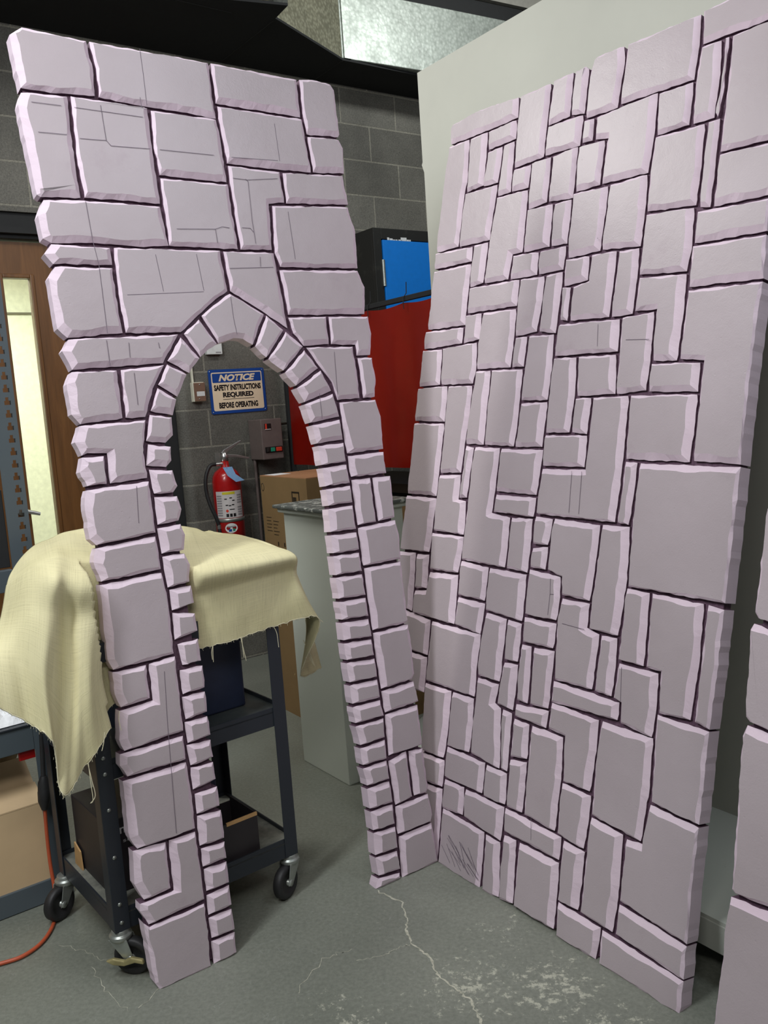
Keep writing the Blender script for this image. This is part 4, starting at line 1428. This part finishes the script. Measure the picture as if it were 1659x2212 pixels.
mb = MB(); mb.tube([hp[-1] - UZ * 0.012, hp[-1] - UZ * 0.05 + E1 * 0.004, hp[-1] - UZ * 0.10 + E1 * 0.01], [0.011, 0.013, 0.010], 12); mb.build('nozzle', 'rubber', t)
mb = MB(); wbox(mb, 464, 979, 478, 1000, 0.0, 0.004); mb.build('bracket', 'zinc', t)
mb = MB()
tp_ = [WL(x, y, 0.24) for x, y in ((481, 1010), (501, 1008), (509, 1024), (528, 1037), (510, 1041), (492, 1028))]
mb.prism(tp_, -WN * 0.0008); mb.build('inspection_tag', 'tag', t)
mb = MB(); mb.tube([top + UZ * 0.02, WL(490, 1011, 0.245)], 0.001, 5); mb.build('tag_string', 'matte_black', t)
# ---------------------------------------------------------------- the cart
def zfor(P, py):
    lo, hi = -0.5, 4.0
    for _ in range(40):
        mid = (lo + hi) / 2
        v = Vector((P.x, P.y, mid)) - CO
        y = IH / 2 - F * v.dot(CU) / v.dot(FWD)
        if y > py: lo = mid
        else: hi = mid
    return mid
cFL = Vector((-0.757, 2.078, 0)); cFR = Vector((-0.311, 2.431, 0))
ca = (cFR - cFL); CL = ca.length; ca.normalize()
cn = Vector((-ca.y, ca.x, 0))
cFL = cFL + cn * 0.03; cFR = cFR + cn * 0.03
CD = 0.44
cart = thing('utility_cart', 'black three-shelf utility cart on casters behind the arch, under the beige cloth', 'cart', cFL)
zload = zfor(cFR, 1192) - 0.012
ztop = zload - 0.14
zm = zfor(cFR, 1524); zb = zfor(cFR, 1806)
zleg = zfor(cFR, 1846)
corners_ = [(cFL, 1, 1), (cFR, -1, 1), (cFR + cn * CD, -1, -1), (cFL + cn * CD, 1, -1)]
for P_, sx, sy in corners_:
    mb = MB()
    zl = 0.125
    mb.box(P_ + UZ * zl, ca * sx * 0.042, cn * sy * 0.003, UZ * (ztop - zl))
    mb.box(P_ + UZ * zl + cn * sy * 0.003, ca * sx * 0.003, cn * sy * 0.040, UZ * (ztop - zl))
    mb.build('leg', 'cart', cart, bevel=0.001)
def tray(name, z, lip, mat):
    mb = MB(); o_ = cFL + ca * 0.0035 + cn * 0.0035 + UZ * z
    A, B = ca * (CL - 0.007), cn * (CD - 0.007)
    mb.box(o_ - UZ * 0.004 + UZ * -0.008, A, B, UZ * 0.004, 1)
    for o2_, a_, b_ in ((o_, A, cn * 0.004), (o_ + B - cn * 0.004, A, cn * 0.004), (o_ + cn * 0.0041, ca * 0.004, B - cn * 0.0082), (o_ + A - ca * 0.004 + cn * 0.0041, ca * 0.004, B - cn * 0.0082)):
        mb.box(o2_ - UZ * lip, a_, b_, UZ * (lip + 0.004))
    mb.build(name, ['cart', mat], cart)
tray('shelf', zm, 0.052, 'mid_tray')
tray('shelf', zb, 0.055, 'tray')
mb = MB(); mb.box(cFL + UZ * (ztop - 0.05) + ca * .0035 + cn * .0035, ca * (CL - .007), cn * (CD - .007), UZ * 0.05); mb.build('shelf', 'cart', cart)
mb = MB(); mb.box(cFL + ca * 0.04 + cn * 0.10 + UZ * (ztop + 0.0005), ca * (CL - 0.06), cn * (CD - 0.12), UZ * (zload - ztop - 0.012))
tag(mb.build('covered_crate', 'black_card', bevel=0.004), 'boxy load on the top shelf of the cart, hidden under the beige cloth', 'crate')
# bolts on the front left and right legs
for P_, sx in ((cFL, 1),):
    for z in (0.20, 0.33, 0.46, 0.60, zm - 0.03, zb - 0.03):
        mb = MB(); mb.lathe(P_ + ca * sx * 0.020 + UZ * z, -cn, [(0, 0.0055), (0.002, 0.005), (0.0025, 0)], 10); mb.build('bolt', 'zinc', cart)
def caster(P_, yaw, rr=0.046, ztop_=0.125, brake=False):
    a = Vector((math.cos(yaw), math.sin(yaw), 0)); s_ = Vector((-a.y, a.x, 0))     # a: rolling direction
    hub = P_ - a * 0.030 + UZ * rr
    mb = MB()
    mb.lathe(P_ + UZ * (ztop_ - 0.028), UZ, [(0, 0), (0, 0.026), (0.006, 0.030), (0.014, 0.030), (0.018, 0.024), (0.028, 0.022), (0.028, 0)], 20)
    for k_ in (-1, 1):
        pts_ = [P_ + a * 0.026 + UZ * (ztop_ - 0.022), P_ - a * 0.026 + UZ * (ztop_ - 0.022), hub - a * 0.012 - UZ * 0.006, hub + a * 0.012 - UZ * 0.006]
        mb.prism([p_ + s_ * k_ * 0.0185 for p_ in pts_], s_ * k_ * 0.003)
    fork = mb.build('caster_fork', 'zinc', cart, bevel=0.001)
    mb = MB()
    mb.lathe(hub - s_ * 0.014, s_, [(0.004, 0), (0.003, rr * 0.62), (0.0, rr * 0.66), (0.0, rr * 0.90), (0.005, rr), (0.023, rr), (0.028, rr * 0.90), (0.028, rr * 0.66), (0.025, rr * 0.62), (0.024, 0)], 36)
    mb.build('wheel', 'rubber', fork)
    mb = MB(); mb.lathe(hub - s_ * 0.023, s_, [(0, 0), (0, 0.010), (0.046, 0.010), (0.046, 0)], 14); mb.build('axle', 'zinc', fork)
    if brake:
        mb = MB()
        b0 = hub + s_ * 0.024 + UZ * 0.004 + a * 0.012
        mb.prism([b0 - a * 0.052 + UZ * 0.004, b0 - a * 0.02 + UZ * 0.010, b0 + UZ * 0.0, b0 + a * 0.03 + UZ * 0.005, b0 + a * 0.05 - UZ * 0.002, b0 + a * 0.03 - UZ * 0.012, b0 - UZ * 0.014, b0 - a * 0.03 - UZ * 0.004, b0 - a * 0.055 - UZ * 0.008], s_ * 0.012)
        mb.build('brake_pedal', 'rust', fork, bevel=0.003)
caster(cFL + ca * 0.02 + cn * 0.02, math.radians(172), 0.050, brake=True)
caster(cFR - ca * 0.02 + cn * 0.02, math.radians(62), 0.050)
caster(cFL + ca * 0.005 + cn * (CD - 0.03), math.radians(62), 0.050)
caster(cFR - ca * 0.02 + cn * (CD - 0.02), math.radians(120), 0.050)
# things on the cart
CFN = cn
def CPl(x, y, off=0.0):                              # on the cart's front plane, off metres nearer
    return PL(x, y, cn, cFL.dot(cn) - off)
def on_cart(a, b, z): return cFL + ca * a + cn * b + UZ * z
zs = zm - 0.008 + 0.0005
pr_ = HZ(532, 1523, zs); pa = (pr_ - cFL).dot(ca); pb_ = (pr_ - cFL).dot(cn)
mb = MB(); mb.box(on_cart(pa - 0.36, pb_, zs), ca * 0.36, cn * 0.20, UZ * 0.285)
t = thing('storage_case', 'dark navy boxy case on the middle shelf of the cart', 'case', on_cart(pa - 0.36, pb_, zs))
mb.build('shell', 'navy', t, bevel=0.006)
mb = MB(); mb.box(on_cart(pa - 0.37, pb_ - 0.006, zs + 0.2), ca * 0.375, cn * 0.212, UZ * 0.012); mb.build('rim', 'navy', t, bevel=0.003)
zs = zb - 0.008 + 0.0005
p1 = HZ(562, 1835, zs + 0.0); a1 = (p1 - cFL).dot(ca); b1 = max(0.02, (p1 - cFL).dot(cn))
t = thing('open_black_box', 'open black cardboard box on the bottom shelf of the cart', 'box', on_cart(a1 - 0.20, b1, zs))
for (o_, A, B, nm, hh) in ((on_cart(a1 - 0.20, b1, zs), ca * 0.20, cn * 0.003, 'side', 0.115), (on_cart(a1 - 0.20, b1 + 0.16, zs), ca * 0.20, cn * 0.003, 'side', 0.10), (on_cart(a1 - 0.003, b1 + 0.0031, zs), ca * 0.003, cn * 0.1568, 'side', 0.115), (on_cart(a1 - 0.20, b1 + 0.0031, zs), ca * 0.003, cn * 0.1568, 'side', 0.10)):
    mb = MB(); mb.box(o_, A, B, UZ * hh); mb.build(nm, 'black_card', t)
mb = MB(); mb.box(on_cart(a1 - 0.10, b1 - 0.001, zs + 0.108), ca * 0.10, cn * 0.005, UZ * 0.010); mb.build('torn_edge', 'tan', t)
p2 = HZ(533, 1735, zs + 0.10); a2 = (p2 - cFL).dot(ca)
b2 = b1 + 0.172
mb = MB(); mb.box(on_cart(a1 - 0.235, b2, zs), ca * 0.20, cn * 0.14, UZ * 0.215)
t = thing('black_device', 'black boxy device with a small grey label behind the open black box', 'device', on_cart(a1 - 0.24, b2, zs))
mb.build('body', 'navy', t, bevel=0.006)
mb = MB(); mb.box(on_cart(a1 - 0.11, b2 + 0.04, zs + 0.2152), ca * 0.055, cn * 0.05, UZ * 0.001); mb.build('label', 'label_grey', t)
mb = MB(); bx0 = on_cart(0.035, 0.10, zs)
t = thing('printed_black_carton', 'black carton with pale lettering at the left end of the bottom shelf', 'box', bx0)
mb.box(bx0, ca * 0.20, cn * 0.26, UZ * 0.21); mb.build('carton', 'black_card', t, bevel=0.002)
text_mesh('lettering', 'no', 0.03, bx0 + ca * 0.06 + UZ * 0.175 - cn * 0.0006, ca, UZ, 'white_print', t, 0.0006, 0, 0.04, 0.018)
text_mesh('lettering', 'sie', 0.02, bx0 + ca * 0.062 + UZ * 0.145 - cn * 0.0006, ca, UZ, 'white_print', t, 0.0, 0, 0.03, 0.010)
mb = MB(); mb.box(bx0 - ca * 0.003 + cn * 0.02, ca * 0.0028, cn * 0.004, UZ * 0.17); mb.build('pale_edge', 'white_print', t)
mb = MB(); q0 = on_cart(0.03, 0.30, zs); mb.prism([q0, q0 + cn * 0.06, q0 + cn * 0.05 + UZ * 0.07, q0 + cn * 0.005 + UZ * 0.055], -ca * 0.004)
tag(mb.build('cardboard_scrap', 'tan'), 'tan cardboard scrap beside the black lettered carton', 'scrap')

# ---------------------------------------------------------------- beige cloth thrown over the cart
COLS = [
 [(30,1228,-.30),(14,1265,-.20),(2,1330,-.10),(-20,1420,.04),(-14,1522,.10)],
 [(62,1190,-.36),(62,1235,-.08),(58,1320,.03),(52,1430,.08),(75,1570,.12)],
 [(100,1165,-.40),(112,1230,.02),(114,1330,.07),(105,1470,.11),(118,1612,.14)],
 [(140,1150,-.41),(150,1236,.02),(146,1340,.03),(150,1500,.07),(135,1716,.13)],
 [(200,1142,-.43),(205,1238,.02),(188,1340,.06),(185,1480,.10),(192,1648,.11)],
 [(300,1137,-.44),(290,1240,.0),(262,1320,.02),(232,1430,.04),(258,1536,.05)],
 [(360,1137,-.44),(350,1234,-.03),(350,1300,-.03),(352,1370,-.03),(350,1425,-.03)],
 [(405,1140,-.44),(420,1225,.0),(425,1290,.0),(430,1345,.0),(435,1400,.0)],
 [(430,1144,-.44),(520,1208,.004),(520,1265,.006),(523,1325,.010),(525,1376,.010)],
 [(445,1147,-.44),(608,1192,.004),(612,1240,.004),(610,1295,.006),(607,1348,.006)],
 [(450,1148,-.44),(623,1190,-.002),(638,1238,.006),(662,1290,.02),(690,1338,.02)],
 [(453,1149,-.43),(606,1186,-.06),(640,1252,-.08),(662,1350,-.11),(650,1456,-.11)],
 [(456,1150,-.42),(560,1172,-.20),(618,1260,-.22),(666,1350,-.20),(693,1442,-.18)],
]
ctrl = [[CPl(x, y, o_) for x, y, o_ in col] for col in COLS]
def cr(P_, t_):
    n_ = len(P_) - 1
    i = min(int(t_ * n_), n_ - 1); s_ = t_ * n_ - i
    p0, p1, p2, p3 = P_[max(i - 1, 0)], P_[i], P_[i + 1], P_[min(i + 2, n_)]
    return 0.5 * ((2 * p1) + (p2 - p0) * s_ + (2 * p0 - 5 * p1 + 4 * p2 - p3) * s_ ** 2 + (3 * p1 - p0 - 3 * p2 + p3) * s_ ** 3)
NU, NV = 150, 84
rows = [[cr(col, v_ / NV) for v_ in range(NV + 1)] for col in ctrl]
grid = [[cr([rows[c][v_] for c in range(len(rows))], u_ / NU) for v_ in range(NV + 1)] for u_ in range(NU + 1)]
rnd = random.Random(11)
vs = []; uvs = []
for u_ in range(NU + 1):
    for v_ in range(NV + 1):
        P_ = grid[u_][v_]
        f_ = v_ / NV
        amp = max(0.0, f_ - 0.18)
        # soft hanging folds and wrinkles
        lw = 1.0 if u_ < NU * 0.45 else 0.35
        P_ = P_ - cn * lw * (0.009 * amp * math.sin(u_ * 0.34 + 1.2 * f_) + 0.003 * amp * math.sin(u_ * 0.83 + 2) + 0.001 * math.sin(u_ * 0.3 + v_ * 0.25) )
        if f_ < 0.25: P_ = P_ + UZ * (0.003 * math.sin(u_ * 0.16 + v_ * 0.2) + 0.001 * math.sin(u_ * 0.4 - v_ * 0.3))
        if v_ == NV: P_ = P_ + UZ * rnd.uniform(-0.0025, 0.0025)
        # keep behind the leaning arch panel's leg
        d_ = (P_ - LO).dot(LN); uu = (P_ - LO).dot(LE)
        wgt = 1.0 if -0.035 < uu < 0.235 else (max(0, 1 - (uu - 0.235) / 0.02) if uu >= 0.235 else 0.0)
        if wgt > 0 and d_ > -0.060:
            P_ = P_ - LN * (d_ + 0.060) * wgt
        vs.append(P_); uvs.append((u_ / NU, v_ / NV))
t = thing('beige_cloth', 'pale beige canvas cloth with frayed edges draped over the cart', 'cloth', ctrl[5][2])
mb = MB()
fs = [(u_ * (NV + 1) + v_, (u_ + 1) * (NV + 1) + v_, (u_ + 1) * (NV + 1) + v_ + 1, u_ * (NV + 1) + v_ + 1) for u_ in range(NU) for v_ in range(NV)]
mb.add(vs, fs, 0, True)
co = mb.build('drape', 'cloth', t)
uvl = co.data.uv_layers.new(name='UVMap')
for lp_ in co.data.loops:
    uvl.data[lp_.index].uv = (uvs[lp_.vertex_index][0] * 1.6, uvs[lp_.vertex_index][1] * 1.0)
sd_ = co.modifiers.new('thickness', 'SOLIDIFY'); sd_.thickness = 0.0022; sd_.offset = 0
# frayed hem and loose threads
hem = [vs[u_ * (NV + 1) + NV] for u_ in range(NU + 1)]
mb = MB(); mb.tube(hem, 0.0016, 5)
for h_ in hem[::1]:
    for k_ in range(2):
        a_ = h_ + Vector((rnd.uniform(-.004, .004), rnd.uniform(-.004, .004), 0))
        mb.tube([a_, a_ + Vector((rnd.uniform(-.002, .002), 0, -rnd.uniform(0.002, 0.007)))], 0.0004, 3, cap=False)
mb.build('frayed_hem', 'thread', t)
for strands in (((258, 1536), (257, 1556), (262, 1578)), ((190, 1650), (199, 1688), (206, 1718), (197, 1734)), ((191, 1650), (196, 1690), (201, 1728), (195, 1735)), ((226, 1582), (224, 1605), (220, 1622)), ((460, 1396), (460, 1412), (461, 1430)), ((459, 1396), (457, 1410), (459, 1425)),
                ((520, 1378), (526, 1402), (532, 1427)), ((522, 1378), (525, 1405), (527, 1420)), ((590, 1352), (598, 1368), (602, 1398)), ((690, 1338), (694, 1341), (698, 1344)), ((134, 1716), (137, 1721), (136, 1726))):
    o_ = 0.03 if strands[0][0] > 300 else 0.115
    if strands[0][0] == 258: o_ = 0.055
    mb = MB(); mb.tube(smooth_path([CPl(x, y, o_ if strands[0][0] < 300 else 0.012) for x, y in strands], 5), 0.0009, 5); mb.build('loose_thread', 'thread', t)
for k_ in range(5):
    mb = MB(); x0 = 655 + k_ * 2
    mb.tube(smooth_path([CPl(x0, 1383 + k_ * 4, -.09), CPl(x0 + 8, 1402 + 3 * k_, -.085), CPl(x0 + 14 + k_, 1425 + 4 * k_, -.085)], 5), 0.0009, 5); mb.build('loose_thread', 'thread', t)

# ---------------------------------------------------------------- grey-blue rack / bench at the left edge
f1, f2 = HZ(0, 1990, 0), HZ(85, 1957, 0)
ba = (f2 - f1).normalized(); bn = Vector((-ba.y, ba.x, 0))
def BP(x, y, off=0.0): return PL(x, y, bn, f1.dot(bn) - off)
def bs(x, y, off=0.0):
    p_ = BP(x, y, off); return (p_ - f1).dot(ba), p_.z
def bpt(s_, z, off=0.0): return f1 + ba * s_ - bn * off + UZ * z
pR = bs(133, 1700)[0]; pLft = bs(86, 1700)[0]
rack = thing('workshop_rack', 'grey-blue steel rack with a tall slotted post, left of the cart', 'rack', bpt(pR, 0))
RZ = 2.25
wP = pR - pLft
mb = MB()
mb.box(bpt(pLft, 0), ba * wP * 0.50, bn * 0.003, UZ * RZ)
mb.box(bpt(pLft + wP * 0.82, 0), ba * wP * 0.18, bn * 0.003, UZ * RZ)
z = 0.06; sp = 0.0365
mb.box(bpt(pLft + wP * 0.50, 0), ba * wP * 0.32, bn * 0.003, UZ * z)
while z < RZ - 0.05:
    # keyhole slot: wide above, narrow below
    mb.box(bpt(pLft + wP * 0.50, z + 0.012), ba * wP * 0.09, bn * 0.003, UZ * 0.010)
    mb.box(bpt(pLft + wP * 0.73, z + 0.012), ba * wP * 0.09, bn * 0.003, UZ * 0.010)
    mb.box(bpt(pLft + wP * 0.50, z + 0.022), ba * wP * 0.32, bn * 0.003, UZ * (sp - 0.022))
    mb.box(bpt(pLft + wP * 0.50, z), ba * wP * 0.03, bn * 0.003, UZ * 0.012)
    z += sp
mb.box(bpt(pLft + wP * 0.50, z), ba * wP * 0.32, bn * 0.003, UZ * (RZ - z))
mb.box(bpt(pR - 0.003, 0, -0.003), ba * 0.003, bn * 0.045, UZ * RZ)
mb.build('slotted_post', 'bench', rack)
def bbox_(name, mat, x0, y0, x1, y1, off0, dep, parent=rack, bev=0.001):
    s0_, za = bs(x0, y0, off0); s1_, zc_ = bs(x1, y1, off0)
    mb = MB(); mb.box(bpt(s0_, min(za, zc_), off0), ba * (s1_ - s0_), bn * dep, UZ * abs(za - zc_))
    return mb.build(name, mat, parent, bevel=bev)
zt1 = bs(40, 1574)[1]; zt0 = bs(40, 1628)[1]; zbb = bs(40, 1912 + 12)[1]
L0 = pLft - 1.1
def beam(name, mat, z0_, z1_, off, dep, l0=L0, l1=pLft, bev=0.002):
    mb = MB(); mb.box(bpt(l0, z0_, off), ba * (l1 - l0), bn * dep, UZ * (z1_ - z0_)); return mb.build(name, mat, rack, bevel=bev)
beam('front_beam', 'bench', zt0, zt1, 0.0, 0.03)
beam('bench_top', 'cart', zt1, zt1 + 0.006, 0.004, 0.5, bev=0.001)
zf = bs(40, 1752)[1]
CX0, CX1 = L0 + 0.05, pLft + 0.008
fb_o = lambda off, z: bpt(CX0, z, off)
t = thing('cardboard_box', 'plain tan cardboard box with folded flaps standing inside the grey-blue rack', 'box', bpt(CX1, zbb))
mb = MB(); mb.box(fb_o(-0.006, zbb - 0.01), ba * (CX1 - CX0), bn * 0.006, UZ * (zf - zbb + 0.01))
mb.box(fb_o(-0.37, zbb - 0.01), ba * (CX1 - CX0), bn * 0.006, UZ * (zf - zbb + 0.01))
mb.box(fb_o(-0.0121, zbb - 0.01), ba * 0.006, bn * 0.357, UZ * (zf - zbb + 0.01))
mb.box(fb_o(-0.0121, zbb - 0.01) + ba * (CX1 - CX0 - 0.006), ba * 0.006, bn * 0.357, UZ * (zf - zbb + 0.01)); mb.build('carton', 'ply', t)
for o1, z1_, o2, z2_ in ((-0.006, zf + 0.001, -0.09, zf + 0.035), (-0.10, zf + 0.022, -0.20, zf + 0.085), (-0.37, zf + 0.001, -0.24, zf + 0.10)):
    mb = MB(); p_ = [fb_o(o1, z1_), fb_o(o2, z2_), fb_o(o2, z2_) + ba * (CX1 - CX0), fb_o(o1, z1_) + ba * (CX1 - CX0)]
    mb.prism(p_, UZ * 0.004); mb.build('flap', 'ply', t)
beam('bottom_beam', 'bench', 0.002, zbb, 0.002, 0.03, L0, pLft + 0.005)
beam('red_lining', 'red', zt0 - 0.03, zt0 + 0.0, -0.012, 0.01, pLft - 0.045, pLft + 0.002)
zu = bs(15, 1258)[1]
beam('upper_beam', 'bench', zu - 0.03, zu + 0.035, 0.0, 0.03)
beam('dark_panel', 'matte_black', zu + 0.04, zu + 0.27, -0.02, 0.01)
mb = MB(); mb.box(bpt(L0, 0, 0), ba * 0.04, bn * 0.003, UZ * RZ); mb.build('slotted_post', 'bench', rack)
for l in (L0, pR - 0.16):
    mb = MB(); mb.box(bpt(l, 0, -0.5), ba * 0.04, bn * 0.003, UZ * (zt1)); mb.build('rear_post', 'bench', rack)
# crumpled white foam and paper on the bench top
rnd = random.Random(4)
mb = MB()
vs_ = []
NXp, NYp = 26, 12
for i in range(NXp + 1):
    for j in range(NYp + 1):
        s_ = pLft - 0.34 + 0.36 * i / NXp; dpt = -0.02 - 0.30 * j / NYp
        zz_ = zt1 + 0.012 + 0.010 * abs(math.sin(i * 0.9 + j * 0.5)) + 0.008 * abs(math.sin(j * 1.3 - i * 0.4)) + rnd.uniform(0, 0.008) + (0.02 * j / NYp)
        if i in (0, NXp) or j in (0, NYp): zz_ = zt1 + 0.008
        vs_.append(bpt(s_, zz_, dpt))
mb.add(vs_, [(i * (NYp + 1) + j, (i + 1) * (NYp + 1) + j, (i + 1) * (NYp + 1) + j + 1, i * (NYp + 1) + j + 1) for i in range(NXp) for j in range(NYp)])
o = mb.build('packing_foam', 'paper')
tag(o, 'white crumpled packing foam on the grey-blue rack, beside the cloth', 'packing foam')

# ---------------------------------------------------------------- orange cord with black plug
t = thing('extension_cord', 'orange extension cord with a black plug hanging down the rack to the floor', 'cord', HZ(60, 2068, 0))
cp = [BP(97, 1746, .03), BP(101, 1800, .03), BP(108, 1862, .035), BP(117, 1915, .05)]
cpf = [HZ(x, y, .007) for x, y in ((120, 1972), (112, 2004), (88, 2038), (48, 2066), (0, 2082), (-60, 2098), (-170, 2135), (-300, 2200))]
mid_ = (cp[-1] + cpf[0]) / 2 + UZ * 0.01
mb = MB(); mb.tube(smooth_path(cp + [mid_] + cpf, 8), 0.0055, 10); mb.build('cable', 'orange', t)
mb = MB(); mb.tube([BP(88, 1560, .02), BP(91, 1620, .02), BP(94, 1680, .03)], 0.007, 10); mb.build('black_lead', 'rubber', t)
mb = MB(); mb.tube([BP(94, 1676, .03), BP(94.5, 1690, .03), BP(95.2, 1708, .03), BP(95.3, 1711, .03), BP(95.6, 1730, .03), BP(97, 1748, .03)], [0.009, 0.017, 0.018, 0.019, 0.018, 0.010], 12); mb.build('plug', 'rubber', t)
